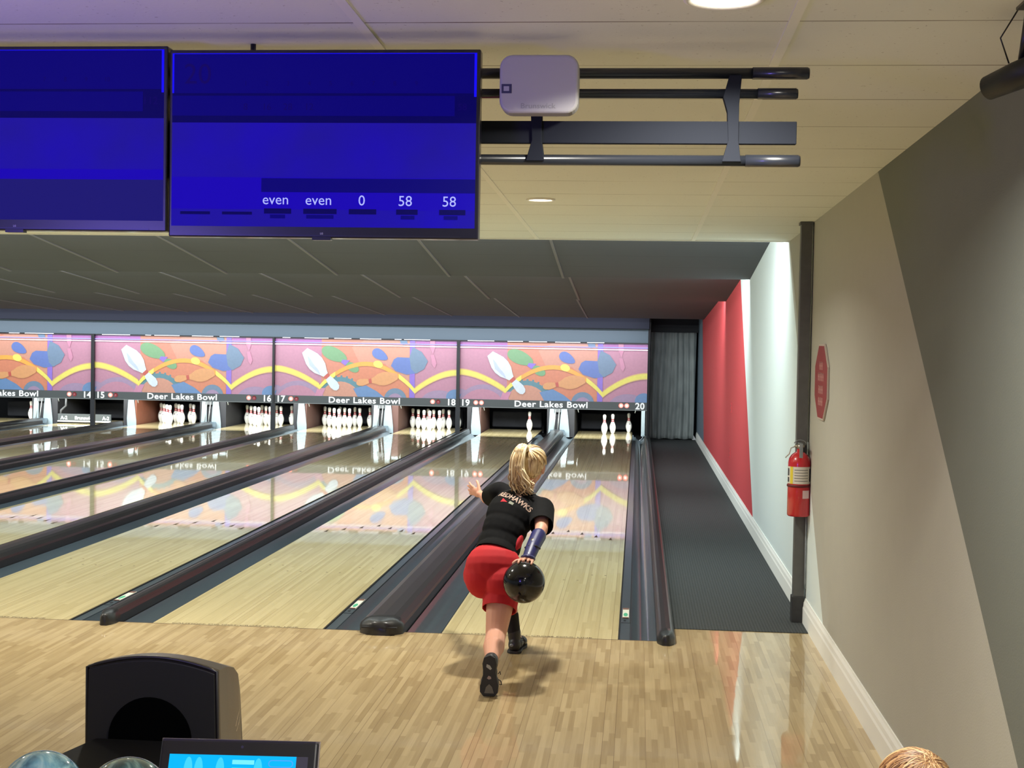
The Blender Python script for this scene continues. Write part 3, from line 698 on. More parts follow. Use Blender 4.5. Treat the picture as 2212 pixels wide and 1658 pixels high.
mb = MB(); mb.box((.797, MY-.04, 0), (.825, MY-.005, 2.17)); mb.build('upper_post', m_frame, t)

# ------------------------------------------------------------------ overhead screens
def em(name, col, es=1.0):
    return mat(name, (0.002, .002, .004, 1), .6, emit=col, es=es, spec=.1)
def tv_screen_mat():
    nb = NB('screen_blue'); b = nb.b; co, x, y, z = nb.xyz()
    b.inputs['Base Color'].default_value = (.002, .002, .005, 1); b.inputs['Roughness'].default_value = .6; b.inputs['Specular IOR Level'].default_value = .1
    no = nb.n('ShaderNodeTexNoise'); no.inputs['Scale'].default_value = 5; nb.l(co, no.inputs['Vector'])
    nb.l(nb.mix(no.outputs[0], srgb(30, 22, 124), srgb(22, 0, 186)), b.inputs['Emission Color']); b.inputs['Emission Strength'].default_value = .8
    return nb.m
m_scr = tv_screen_mat()
m_navyS = em('screen_navy', srgb(4, 0, 112), .8); m_navyD = em('screen_dark_navy', srgb(2, 0, 84), .8); m_blueS = em('screen_blue_bright', srgb(22, 0, 176), .8)
m_blueL = em('screen_blue_pale', srgb(26, 22, 110), .8); m_txt = em('screen_text', srgb(170, 176, 255), .9); m_dim = em('screen_text_dim', srgb(16, 2, 92), .8); m_edge = em('screen_edge_glow', srgb(20, 10, 255), .8)
m_tvb = mat('tv_bezel', srgb(18, 16, 28), .3, coat=.3, coatr=.1)
TY = -4.4
def tv(x0, x1, z0, z1, label, second):
    t = thing('wall_screen', ((x0+x1)/2, TY+.03, z0), label, 'television')
    W = x1-x0; H = z1-z0
    mb = MB(); mb.box((x0, TY, z0), (x1, TY+.045, z1)); mb.build('bezel', m_tvb, t, .004)
    sx0, sx1, sz0, sz1 = x0+.008, x1-.010, z0+.030, z1-.010
    def P(u, v): return sx0+u*(sx1-sx0), sz1-v*(sz1-sz0)
    lay = [0]
    def rect(mb, u0, v0, u1, v1, m=None, d=1):
        a, b = P(u0, v0); c, e = P(u1, v1); y = TY-.0003*d
        mb.add([(a, y, e), (c, y, e), (c, y, b), (a, y, b)], [(0, 1, 2, 3)], m)
    mb = MB(); rect(mb, 0, 0, 1, 1, m_scr, 1)
    rect(mb, 0, 0, 1, .23, m_navyS, 2); rect(mb, 0, .23, 1, .40, m_navyD, 2); rect(mb, 0, .245, .93, .36, m_navyS, 3)
    if second: rect(mb, 0, .715, 1, .90, m_blueS, 2); rect(mb, .30, .72, 1, .80, m_navyS, 3)
    else: rect(mb, 0, .70, 1, .76, m_blueS, 2); rect(mb, 0, .76, 1, 1, m_blueL, 2)
    rect(mb, .0, .0, .006, .23, m_edge, 4); rect(mb, .0, .0, 1, .004, m_edge, 4); rect(mb, .992, .0, 1, .25, m_edge, 4)
    if second:
        for u in (.03, .17): rect(mb, u, .915, u+.10, .932, m_navyD, 4)
        for u, w in ((.31, .09), (.44, .11), (.59, .09), (.745, .07), (.885, .085)): rect(mb, u, .895, u+w, .925, m_navyD, 4)
        for u, w in ((.33, .05), (.45, .09), (.76, .045), (.90, .045)): rect(mb, u, .93, u+w, .952, m_navyS, 4)
    scr = mb.build('screen', None, t)
    def tx(s, u, v, size, m, nm='screen_lettering'):
        a, b = P(u, v); q = text_mb(s, size, FRONT(a, TY-.0018, b), 0, 0); q.build(nm, m, scr)
    if second:
        for s, u in (('even', .348), ('even', .49), ('0', .632), ('58', .774), ('58', .917)): tx(s, u, .845+.01*(u-.3), .040, m_txt)
        tx('20', .085, .125, .080, m_dim)
        for k in range(9): tx(str(k+1), .245+.07*k, .175, .018, m_dim)
        for s, u in (('8', .245), ('16', .315), ('28', .385), ('12', .455), ('58', .955)): tx(s, u, .31, .026, m_dim)
    else:
        tx('112', .955, .30, .030, m_dim)
        for k in range(4): tx(str(k+7), .60+.07*k, .175, .018, m_dim)
    text_mb('LG', .007, FRONT(x0+W*.50, TY-.0008, z0+.012), 0, .0002).build('maker_mark', mat('mark_grey', srgb(170, 170, 180), .4), t)
    mb = MB(); mb.box((x0+W*.47, TY-.003, z0-.006), (x0+W*.53, TY+.02, z0+.003)); mb.build('sensor_tab', m_tvb, t)
    mb = MB(); mb.box((x0+.05, TY-.001, z0+.004), (x1-.05, TY+.0005, z0+.008)); mb.build('lower_trim', mat('silver_trim', srgb(60, 60, 66), .35, metal=.8), t)
tv(-.700, .170, 2.032, 2.549, 'right hung score screen glowing dark blue, headed lane 20', True)
tv(-1.585, -.706, 2.045, 2.560, 'left hung score screen glowing dark blue, cut by the left photo edge', False)
# overhead rail frame carrying the screens
def rails():
    t = thing('rail_frame', (.2, -4.25, 2.25), 'dark tubular steel rail frame holding the score screens below the ceiling', 'rail frame')
    y = -4.27; m_r = mat('rail_black', srgb(30, 33, 40), .3, coat=.3, coatr=.12)
    for x1, z, r, cap in ((1.068, 2.508, .0150, .155), (1.038, 2.452, .0135, .11), (1.048, 2.267, .0150, .15)):
        yy = y
        mb = MB(); mb.tube([(-1.9, yy, z), (x1-.01, yy, z)], r, 20); mb.build('pipe', m_r, t)
        mb = MB(); mb.tube([(x1-cap, yy, z), (x1-.006, yy, z), (x1, yy, z)], [r+.002, r+.002, r-.001], 20); mb.build('end_sleeve', m_r, t)
    mb = MB(); mb.box((-1.9, y-.012, 2.312), (1.036, y+.012, 2.374)); mb.build('flat_beam', mat('beam_black', srgb(30, 33, 40), .9, spec=.15), t, .002)
    for xb in (.863, .318):
        mb = MB(); mb.prism([(xb-.030, y-.02, 2.262), (xb+.022, y-.02, 2.262), (xb+.014, y-.02, 2.32), (xb+.014, y-.02, 2.42), (xb+.020, y-.02, 2.50), (xb-.014, y-.02, 2.50), (xb-.030, y-.02, 2.44), (xb-.018, y-.02, 2.40), (xb-.014, y-.02, 2.32)], (0, .036, 0))
        mb.build('bracket', mat('beam_black', srgb(30, 33, 40), .9, spec=.15), t, .002)
    for xb in (-.512,):
        mb = MB(); mb.tube([(xb, y+.04, 2.44), (xb, y+.04, ceil_z(y)+.002)], .008, 10); mb.build('hanger_rod', m_r, t)
    mb = MB(); mb.box((-1.0, TY+.045, 2.2), (-.6, y-.012, 2.35)); mb.box((-.4, TY+.045, 2.2), (-.1, y-.012, 2.35)); mb.build('screen_mount', m_black, t)
rails()
def camera_box():
    t = thing('tracking_box', (.33, -4.36, 2.385), 'pale grey rounded plastic box mounted on the rails right of the screens', 'device box')
    a, b, c, d, r = .218, .436, 2.383, 2.543, .035; y = -4.36; pts = []
    for (cx, cz, a0) in ((b-r, d-r, 0), (a+r, d-r, 90), (a+r, c+r, 180), (b-r, c+r, 270)):
        for k in range(7): q = math.radians(a0+15*k); pts.append((cx+r*math.cos(q), y, cz+r*math.sin(q)))
    mb = MB(); mb.prism(pts, (0, .065, 0)); mb.build('housing', mat('box_grey', srgb(176, 174, 172), .5), t, .008)
    mb = MB(); mb.box((a+.006, y-.001, 2.437), (a+.034, y+.004, 2.462)); w_ = mb.build('window', mat('window_dark', srgb(54, 52, 90), .3), t)
    mb = MB(); mb.box((a+.012, y-.0018, 2.443), (a+.027, y, 2.456)); mb.build('window_pane', mat('window_pale', srgb(170, 168, 180), .3), w_)
    text_mb('Brunswick', .020, FRONT(.325, y-.0006, 2.402), 0, .0002, sx=1.15).build('embossed_lettering', mat('emboss_grey', srgb(150, 149, 148), .5), t)
    mb = MB(); mb.tube([(a+.002, y+.03, 2.432), (.12, y+.03, 2.428), (.0, y+.04, 2.44)], .002, 6); mb.build('cable', mat('cable_red', srgb(110, 40, 60), .5), t)
    mb = MB(); mb.box((.30, y+.065, 2.39), (.336, -4.29, 2.42)); mb.build('mount', m_black, t)
camera_box()
# wall speaker, top right
t = thing('ceiling_speaker', (1.56, -4.62, 2.44), 'black cylindrical speaker on a bracket high at the right photo edge', 'speaker')
ax = Vector((.106, -.16, .035)); ax.normalize(); p0 = Vector((1.492, -4.50, 2.425))
mb = MB(); mb.tube([p0, p0+ax*.004, p0+ax*.10, p0+ax*.22], [.020, .031, .036, .036], 24); mb.build('body', mat('speaker_black', srgb(26, 28, 28), .5), t)
mb = MB(); mb.tube([p0+ax*.11+Vector((0, 0, .03)), p0+ax*.13+Vector((0, 0, .16))], .009, 8); mb.box((1.53, -4.70, 2.598), (1.63, -4.61, 2.606)); mb.build('bracket', m_black, t)
mb = MB(); mb.tube([p0+ax*.07+Vector((0, 0, .04)), p0+ax*.08+Vector((-.03, 0, .10)), p0+ax*.1+Vector((0, 0, .17))], .002, 6); mb.build('cable', m_black, t)

# ------------------------------------------------------------------ people
def blob(mb, name, mt, parent, voxel=.005, smooth=4, cuts=()):
    """fuse overlapping closed shapes into one continuous skin; cuts: (point, normal, centre, radius) opens a clean edge"""
    me = mb.mesh('tmp'); o = bpy.data.objects.new('tmp', me); COL.objects.link(o)
    r = o.modifiers.new('r', 'REMESH'); r.mode = 'VOXEL'; r.voxel_size = voxel; r.use_smooth_shade = True
    s = o.modifiers.new('s', 'SMOOTH'); s.factor = .5; s.iterations = smooth
    dg = bpy.context.evaluated_depsgraph_get(); dg.update()
    m2 = bpy.data.meshes.new_from_object(o.evaluated_get(dg)); bpy.data.objects.remove(o)
    bm = bmesh.new(); bm.from_mesh(m2)
    for (p, nrm, c, rad) in cuts:
        p, nrm, c = Vector(p), Vector(nrm).normalized(), Vector(c)
        fs = [f for f in bm.faces if (f.calc_center_median()-c).length < rad]
        geo = set(fs); 
        for f in fs: geo.update(f.verts); geo.update(f.edges)
        bmesh.ops.bisect_plane(bm, geom=list(geo), plane_co=p, plane_no=nrm, clear_outer=True)
    org = origin(parent)
    for v in bm.verts: v.co -= org
    for f in bm.faces: f.smooth = True
    m2.materials.clear(); bm.to_mesh(m2); bm.free(); m2.materials.append(mt); m2.name = name
    ob = bpy.data.objects.new(name, m2); COL.objects.link(ob); ob.parent = parent
    return ob
def basis(l, s):
    s = Vector(s).normalized(); l = Vector(l); l = (l-s*l.dot(s)).normalized(); n = l.cross(s)
    return Matrix((l, n, s)).transposed()
def skin_mat(name, c):
    nb = NB(name); b = nb.b; b.inputs['Base Color'].default_value = c; b.inputs['Roughness'].default_value = .5
    b.inputs['Subsurface Weight'].default_value = .08; b.inputs['Subsurface Radius'].default_value = (.02, .008, .004); return nb.m
m_skin = skin_mat('skin', srgb(214, 158, 132)); m_skin2 = skin_mat('skin_child', srgb(222, 170, 146))
m_shirt = mat('shirt_black', srgb(9, 10, 12), .9, spec=.2, bump=.25, bscale=16)
m_shorts = mat('shorts_red', srgb(190, 22, 32), .8, bump=.25, bscale=12, var=.08, vscale=14)
m_rtrim = mat('trim_red', srgb(190, 24, 40), .8)
m_sock = mat('sock_black', srgb(20, 20, 22), .85); m_shoe = mat('shoe_black', srgb(26, 26, 28), .5, coat=.2)
m_sole = mat('sole_black', srgb(36, 35, 34), .6); m_pad = mat('sole_grey', srgb(104, 100, 90), .6)
m_eye = mat('eye_white', srgb(236, 232, 226), .2); m_iris = mat('iris', srgb(60, 76, 84), .2); m_lip = mat('lip', srgb(180, 92, 88), .45)
def hair_mat(name, a, b_, c):
    nb = NB(name); b = nb.b; co, x, y, z = nb.xyz()
    no = nb.n('ShaderNodeTexNoise'); mp = nb.n('ShaderNodeMapping'); mp.inputs['Scale'].default_value = (160, 60, 18); nb.l(co, mp.inputs[0]); nb.l(mp.outputs[0], no.inputs['Vector'])
    no.inputs['Scale'].default_value = 1; no.inputs['Detail'].default_value = 3
    r = nb.n('ShaderNodeValToRGB'); e = r.color_ramp.elements; e[0].position = .32; e[0].color = a; e[1].position = .70; e[1].color = c
    q = e.new(.5); q.color = b_; nb.l(no.outputs[0], r.inputs[0]); nb.l(r.outputs[0], b.inputs['Base Color']); b.inputs['Roughness'].default_value = .42
    return nb.m
def tones(name, cs): return [mat('%s_%s' % (name, k), srgb(*c), .42) for k, c in zip(('deep', 'mid', 'light', 'pale'), cs)]
T_BLOND = tones('blonde', ((150, 116, 76), (196, 164, 116), (224, 196, 148), (244, 226, 186)))
T_STRAW = tones('strawberry', ((112, 74, 46), (156, 110, 68), (190, 146, 98), (228, 190, 138)))
m_hair = hair_mat('blonde_hair', srgb(150, 118, 80), srgb(212, 184, 138), srgb(246, 228, 186))
m_hair2 = hair_mat('strawberry_hair', srgb(120, 82, 50), srgb(186, 140, 92), srgb(232, 196, 142))
def face(head, c, R, s, skin):
    """c head centre, R columns = right, back(-forward), up ; s scale"""
    W = lambda x, y, z: c+R@Vector((x*s, y*s, z*s))
    for sg in (-1, 1):
        mb = MB(); mb.ell(W(sg*.030, -.078, .008), (.0125*s,)*3, n=14); e = mb.build('eye', m_eye, head)
        mb = MB(); mb.ell(W(sg*.030, -.0895, .008), (.006*s, .002*s, .006*s), R, n=12); mb.build('iris', m_iris, e)
        mb = MB(); mb.tube([W(sg*(.016+.007*k), -.089+.002*k*k*.5, .030+.0035*math.sin(k*.9)) for k in range(5)], [.0012*s, .0024*s, .0024*s, .002*s, .0008*s], 8); mb.build('eyebrow', m_hair2 if skin is m_skin2 else m_hair, head)
    mb = MB(); mb.ell(W(0, -.088, -.050), (.021*s, .006*s, .0045*s), R, n=14); mb.ell(W(0, -.087, -.057), (.017*s, .006*s, .0048*s), R, n=14); mb.build('lips', m_lip, head)
def head_prims(mb, c, R, s):
    W = lambda x, y, z: c+R@Vector((x*s, y*s, z*s))
    mb.ell(W(0, .012, .018), (.074*s, .090*s, .088*s), R); mb.ell(W(0, -.020, -.035), (.056*s, .062*s, .062*s), R); mb.ell(W(0, -.052, -.078), (.026*s, .026*s, .022*s), R)
    mb.cap(W(0, -.078, .012), W(0, -.100, -.020), .006*s, .0115*s); mb.ell(W(.009, -.090, -.024), (.008*s,)*3); mb.ell(W(-.009, -.090, -.024), (.008*s,)*3)
    for sg in (-1, 1):
        mb.ell(W(sg*.075, .006, -.005), (.008*s, .018*s, .030*s), R@Matrix.Rotation(sg*.3, 3, 'Z')); mb.ell(W(sg*.038, -.062, -.020), (.022*s, .018*s, .020*s), R)
def strand(mb, pts, r0, m=None, sub=10):
    """smooth curve through pts"""
    P = [Vector(p) for p in pts]; out = []
    P = [P[0]*2-P[1]]+P+[P[-1]*2-P[-2]]
    for i in range(1, len(P)-2):
        for k in range(sub//2):
            t = k/(sub//2); a, b, c, d = P[i-1:i+3]
            out.append(.5*((2*b)+(c-a)*t+(2*a-5*b+4*c-d)*t*t+(3*b-a-3*c+d)*t*t*t))
    out.append(P[-2]); n = len(out)
    mb.tube(out, [r0*(.75+.25*math.sin(math.pi*i/n))*(1 if i < n*.7 else max(.15, 1-(i-n*.7)/(n*.3))) for i in range(n)], 6, m)
def bowler():
    t = thing('person', (-.10, -.95, 0), 'person in black shirt and red shorts lunging at the foul line, swinging a ball', 'person')
    V = Vector
    pel, wai, che, nec, hd = V((-.145, -.80, .53)), V((-.118, -.715, .66)), V((-.065, -.60, .80)), V((-.012, -.50, .92)), V((.028, -.41, 1.055))
    shL, shR = V((-.145, -.475, .905)), V((.098, -.545, .825))
    Bt = basis(shR-shL, nec-wai); Bp = basis((1, -.1, -.08), (0, .3, .9))
    elR, wrR = V((.112, -.755, .742)), V((.080, -.935, .672))
    ball = V((.049, -1.085, .515)); BR = .1085
    elL, wrL = V((-.238, -.29, .850)), V((-.282, -.125, .852))
    hiR, knR, caR, anR = V((-.085, -.81, .47)), V((-.103, -.985, .205)), V((-.098, -1.12, .18)), V((-.088, -1.335, .165))
    hiL, knL, anL = V((-.205, -.77, .49)), V((-.105, -.42, .42)), V((-.052, -.42, .10))
    fw = V((.30, .95, -.18)).normalized(); Rr = fw.cross(V((.12, .1, 1))).normalized(); Ru = Rr.cross(fw); Rh = Matrix((Rr, -fw, Ru)).transposed()
    # --- body
    mb = MB()
    head_prims(mb, hd, Rh, .98)
    mb.cap(nec-V((0, .01, .02)), hd+V((-.005, -.02, -.05)), .046, .044)
    mb.ell(che, (.115, .078, .13), Bt); mb.ell(wai, (.098, .074, .11), Bt); mb.ell(pel, (.135, .105, .11), Bp)
    mb.cap(shL, shR, .045, .045); mb.cap(shL, elL, .040, .030); mb.cap(elL, wrL, .031, .021)
    mb.cap(shR, elR, .044, .035); mb.cap(elR, wrR, .034, .023)
    mb.cap(hiR, knR, .090, .054); mb.cap(knR, caR, .053, .056); mb.cap(caR, anR, .055, .030)
    mb.cap(hiL, knL, .088, .052); mb.cap(knL, anL, .050, .030)
    mb.cap(anR, anR+V((0, -.035, -.11)), .030, .030); mb.cap(anL, anL+V((.01, .14, -.06)), .028, .026)
    # right hand on the ball
    d = V((.12, .42, .90)).normalized(); palm = ball+d*(BR+.012)
    lx = V((1, -.1, -.1)); lx = (lx-d*lx.dot(d)).normalized(); ly = d.cross(lx)       # ly points away from the wrist
    if ly.y > 0: ly = -ly
    Rp = Matrix((lx, ly, d)).transposed()
    mb.ell(palm, (.034, .040, .013), Rp); mb.cap(wrR, palm-ly*.02+d*.004, .022, .020)
    def onball(a, b, h): # a sideways, b along fingers, angles in radians
        q = (d*math.cos(b)+ly*math.sin(b)); q = (q*math.cos(a)+lx*math.sin(a)).normalized(); return ball+q*(BR+h)
    for i, (a, L) in enumerate(((-.26, .50), (-.09, .42), (.09, .40), (.26, .44))):
        p0 = onball(a, .28, .010); p1 = onball(a*1.1, .28+L*.45, .009); p2 = onball(a*1.15, .28+L*.8, .006); p3 = onball(a*1.15, .28+L*1.05, .004 if i in (0, 3) else -.02)
        mb.cap(p0, p1, .0085, .0078, 10); mb.cap(p1, p2, .0078, .0072, 10); mb.cap(p2, p3, .0072, .0064, 10)
    p0 = onball(-.25, .0, .010); p1 = onball(-.50, .12, .009); p2 = onball(-.66, .22, .004); p3 = onball(-.72, .27, -.02)
    mb.cap(p0, p1, .011, .0095, 10); mb.cap(p1, p2, .0095, .0085, 10); mb.cap(p2, p3, .0085, .0075, 10)
    # left hand, relaxed and open
    f = (wrL-elL).normalized(); f2 = (f+V((-.50, -.35, .22))).normalized(); side = f2.cross(V((.3, .9, .2))).normalized(); nn = side.cross(f2)
    pc = wrL+f2*.045; mb.cap(wrL, wrL+f2*.02, .021, .022); mb.ell(pc, (.030, .014, .042), Matrix((side, nn, f2)).transposed())
    for i, (sx_, L, cu_) in enumerate(((-.023, .052, .25), (-.008, .060, .18), (.008, .057, .28), (.022, .046, .40))):
        a0 = pc+f2*.030+side*sx_; dr = (f2+side*sx_*9).normalized(); a1 = a0+dr*L*.42; dr2 = (dr+nn*cu_).normalized(); a2 = a1+dr2*L*.33; dr3 = (dr2+nn*cu_).normalized(); a3 = a2+dr3*L*.28
        mb.cap(a0, a1, .0082, .0076, 10); mb.cap(a1, a2, .0076, .0070, 10); mb.cap(a2, a3, .0070, .0062, 10)
    a0 = pc-f2*.018-side*.022; a1 = a0-side*.026+f2*.022+nn*.01; a2 = a1-side*.012+f2*.022+nn*.008
    mb.cap(a0, a1, .0105, .009, 10); mb.cap(a1, a2, .009, .0078, 10)
    body = blob(mb, 'body', m_skin, t, .0042, 3)
    face(t, hd, Rh, .98, m_skin)
    # --- shirt
    mb = MB()
    mb.ell(che, (.136, .096, .15), Bt); mb.ell(che*.5+wai*.5, (.122, .092, .14), Bt); mb.ell(wai+V((0, 0, -.015)), (.118, .094, .13), Bt); mb.ell(pel+V((.012, .02, .06)), (.118, .10, .12), Bt)
    mb.cap(shL, shR, .058, .062); mb.ell(nec-V((0, .015, .03)), (.085, .055, .05), Bt)
    sl = shL+(elL-shL)*.95; mb.cap(shL, sl, .060, .055)
    sr = shR+(elR-shR)*1.0; mb.cap(shR, sr, .068, .060)
    sp = (nec-wai).normalized(); aL = (elL-shL).normalized(); aR = (elR-shR).normalized()
    hem = V((-.134, -.752, .598)); eL = shL+(elL-shL)*.60; eR = shR+(elR-shR)*.80
    up = (hd-nec).normalized()
    hn = (-sp+V((.10, 0, 0))).normalized()
    sh = blob(mb, 'shirt', m_shirt, t, .0055, 5, [(hem, hn, pel, .27), (eL, aL, elL, .115), (eR, aR, elR, .096), (nec+up*.018, up, nec+up*.06, .075)])
    s_ = sh.modifiers.new('s', 'SOLIDIFY'); s_.thickness = .004; s_.offset = 1
    # red trim on the left sleeve and a red side panel by the right hip
    def ringtube(c, ax, r, th, name, mt):
        ax = ax.normalized(); e1 = ax.orthogonal().normalized(); e2 = ax.cross(e1); mb = MB()
        mb.tube([c+(e1*math.cos(a)+e2*math.sin(a))*r for a in [2*math.pi*k/32 for k in range(33)]], th, 8, caps=False); return mb.build(name, mt, sh)
    ringtube(eL, aL, .054, .006, 'sleeve_trim', m_rtrim)
    mb = MB(); mb.ell(wai+Bt@V((.104, .010, .02)), (.018, .040, .070), Bt); blob(mb, 'side_panel', m_rtrim, sh, .006, 2)
    # lettering wrapped on the back by casting it onto the shirt
    from mathutils.bvhtree import BVHTree
    bm = bmesh.new(); bm.from_mesh(sh.data); bvh = BVHTree.FromBMesh(bm); bm.free(); org = origin(t)
    xd = (Bt@V((1, 0, 0))); yd = (Bt@V((0, 0, 1))); nd = (Bt@V((0, 1, 0))); rot = Matrix.Rotation(math.radians(-13), 3, nd)
    xd = rot@xd; yd = rot@yd; cc = che*.62+nec*.38+nd*.3-sp*.014+xd*.008
    for s, dy, sz, mt_, nm, arc in (('REDHAWKS', 0, .049, mat('print_tan', srgb(176, 150, 134), .7), 'back_lettering', .0), ('BOWLING', -.036, .020, mat('print_green', srgb(130, 134, 116), .7), 'lower_lettering', 0), ('TEAM', .036, .020, mat('print_brown', srgb(120, 92, 80), .7), 'upper_lettering', 0)):
        if nm != 'back_lettering': s = 'IIIIIII' if s == 'BOWLING' else 'IIIIIIIII'
        tm = text_mb(s, sz, Matrix.Identity(4), 0, .0012 if sz > .03 else .0015, sx=.80)
        mb = MB(); vs = []
        for v in tm.v:
            o_ = cc+xd*v.x+yd*(v.y+dy+.9*v.x*v.x*0)-org; hit = bvh.ray_cast(o_, -nd)
            p = (hit[0]+nd*.0062) if hit[0] else o_-nd*.2
            vs.append(p+org)
        mb.add(vs, tm.f); mb.build(nm, mt_, sh)
    mb = MB(); vs = []
    for k in range(9):
        a = k/9*2*math.pi; r = .015*(1+.5*math.cos(3*a)); o_ = cc+xd*(-.048+r*math.cos(a)*1.1)+yd*(-.040+r*.7*math.sin(a))-org; h_ = bvh.ray_cast(o_, -nd); vs.append((h_[0] if h_[0] else o_)+nd*.0058+org)
    mb.add(vs, [list(range(9))]); mb.build('red_emblem', m_rtrim, sh)
    # --- shorts
    mb = MB()
    mb.ell(pel+V((.005, 0, .01)), (.150, .120, .13), Bp); mb.ell(V((-.190, -.815, .49)), (.100, .098, .115), Bp); mb.ell(V((-.085, -.86, .465)), (.098, .095, .11), Bp)
    tR = hiR+(knR-hiR)*.62; mb.cap(hiR, tR, .102, .086); tL = hiL+(knL-hiL)*.62; mb.cap(hiL, tL, .098, .078)
    dR = (knR-hiR).normalized(); dL = (knL-hiL).normalized(); hR = hiR+(knR-hiR)*.52; hL = hiL+(knL-hiL)*.55
    so = blob(mb, 'shorts', m_shorts, t, .0055, 6, [(hR, dR, knR, .24), (hL, dL, knL, .22), (V((-.125, -.745, .655)), sp, V((-.12, -.73, .70)), .14)])
    s_ = so.modifiers.new('s', 'SOLIDIFY'); s_.thickness = .004; s_.offset = 1
    # --- wrist brace
    ax = (palm-elR).normalized(); w0 = elR+(wrR-elR)*.34; w1 = wrR; w2 = palm+d*.004-ly*.004
    mb = MB(); mb.cap(w0, w1, .042, .037); mb.cap(w1, w2, .037, .032); mb.ell(palm+d*.008, (.040, .046, .016), Rp)
    br = blob(mb, 'wrist_brace', mat('brace_blue', srgb(24, 28, 92), .45, coat=.3), t, .004, 3)
    nb_ = (V((0, -1, .4))).normalized(); mb = MB(); mb.ell(w1*.6+w0*.4+V((-.008, -.036, .018)), (.014, .008, .030), basis((1, 0, 0), ax)); mb.build('metal_plate', mat('brace_steel', srgb(190, 190, 196), .18, metal=1), br)
    mb = MB(); mb.tube([w1+V((-.038, -.01, .0)), w1+V((-.016, -.038, .014)), w1+V((.020, -.036, .014)), w1+V((.038, -.004, -.004))], .006, 8); mb.build('strap', mat('brace_strap', srgb(20, 20, 40), .6), br)
    # --- shoes
    c = V((-.086, -1.385, .0))
    mb = MB(); mb.ell(c+V((0, .008, .165)), (.036, .042, .040)); mb.ell(c+V((-.002, .006, .11)), (.037, .040, .06)); mb.ell(c+V((-.002, .0, .060)), (.046, .036, .055)); mb.ell(c+V((-.002, -.005, .032)), (.043, .030, .030)); mb.cap(anR, c+V((0, .01, .15)), .036, .036)
    s1 = blob(mb, 'shoe', m_shoe, t, .004, 2)
    out = [(-.028, .196), (-.036, .165), (-.031, .12), (-.036, .085), (-.046, .055), (-.046, .025), (-.030, .004), (.026, .004), (.042, .022), (.046, .055), (.038, .09), (.030, .125), (.035, .165), (.027, .196), (0, .208)]
    mb = MB(); mb.prism([(c.x+x, -1.4325, z) for x, z in out], (0, .016, 0)); sl_ = mb.build('sole', m_sole, s1, .003)
    # the photo shows a grey toe patch and two pale marks on the sole
    def patch(pts, nm, mt_): mb = MB(); mb.prism([(c.x+x, -1.4345, z) for x, z in pts], (0, .002, 0)); mb.build(nm, mt_, sl_)
    patch([(-.024, .02), (.024, .02), (.014, .052), (.0, .066), (-.016, .050)], 'toe_patch', m_pad)
    patch([(-.012, .094), (-.002, .088), (.010, .092), (.008, .102), (-.004, .107)], 'sole_mark', mat('sole_pink', srgb(150, 130, 126), .5))
    patch([(-.016, .150), (.004, .136), (.012, .142), (.002, .158), (-.014, .164)], 'sole_mark', mat('sole_pale', srgb(160, 158, 150), .5))
    mb = MB(); mb.tube([(c.x+.038, -1.37, .075), (c.x+.052, -1.375, .068), (c.x+.056, -1.375, .05), (c.x+.044, -1.372, .052)], .0022, 6); mb.tube([(c.x+.036, -1.36, .10), (c.x+.046, -1.37, .115), (c.x+.050, -1.372, .10)], .002, 6); mb.build('laces', m_sock, s1)
    q = V((-.050, -.42, 0))
    mb = MB(); mb.ell(q+V((0, -.015, .045)), (.036, .038, .042)); mb.ell(q+V((.008, .06, .042)), (.038, .06, .038)); mb.ell(q+V((.018, .14, .034)), (.043, .055, .030)); mb.ell(q+V((.020, .165, .028)), (.038, .038, .024)); mb.cap(anL+V((0, 0, -.02)), anL+V((-.002, 0, .012)), .036, .038)
    s2 = blob(mb, 'shoe', m_shoe, t, .004, 2)
    mb = MB(); mb.prism([(q.x+x, q.y+y, .0) for x, y in [(-.022, -.055), (.022, -.055), (.040, -.03), (.042, .05), (.062, .12), (.058, .18), (.03, .21), (-.012, .20), (-.03, .14), (-.036, .06), (-.040, -.03)]], (0, 0, .014)); mb.build('sole', m_sole, s2, .003)
    mb = MB(); mb.ell(q+V((-.012, -.048, .048)), (.012, .006, .009)); mb.build('heel_badge', m_steel, s2)
    mb = MB(); mb.tube([q+V((.03, .02, .075)), q+V((.05, .0, .08)), q+V((.058, .0, .066)), q+V((.042, .01, .068))], .0022, 6); mb.build('laces', m_sock, s2)
    mb = MB(); mb.cap(anL+V((0, 0, -.01)), anL+(knL-anL)*.34, .036, .040); blob(mb, 'sock', m_sock, t, .004, 2)
    # --- hair
    mb = MB(); W = lambda x, y, z: hd+Rh@V((x*.98, y*.98, z*.98))
    mb.ell(W(0, .018, .024), (.083, .096, .093), Rh); mb.ell(W(0, .045, -.015), (.072, .065, .07), Rh)
    n_ = (Rh@V((0, -1, .42))).normalized(); hr = blob(mb, 'hair', m_hair, t, .005, 3, [(W(0, -.050, .045), Rh@V((0, -1, .10)), W(0, -.03, 0), .3)])
    rr = random.Random(3); tie = W(0, .098, .078)
    mb = MB()
    for k in range(90):
        a = rr.uniform(0, 2*math.pi); th = rr.uniform(.9, 1.75)
        loc = V((math.sin(th)*math.sin(a), math.sin(th)*math.cos(a), math.cos(th)))     # directions around the head
        if loc.y < -.45 and loc.z < .3: continue
        tl = V((0, .77, .62)).normalized()
        pts = []
        for i in range(6):
            u = i/5; q_ = (loc*(1-u)+tl*u).normalized(); rad = V((.086*q_.x, .099*q_.y, .096*q_.z)); pts.append(W(rad.x, rad.y+.018, rad.z+.024))
        strand(mb, pts, rr.uniform(.0025, .0042), rr.choice(T_BLOND), 6)
    mb.build('combed_strands', None, hr)
    mb = MB(); tp = tie+V((-.012, -.008, .012)); e = (V((-.035, -.11, .02))).normalized()
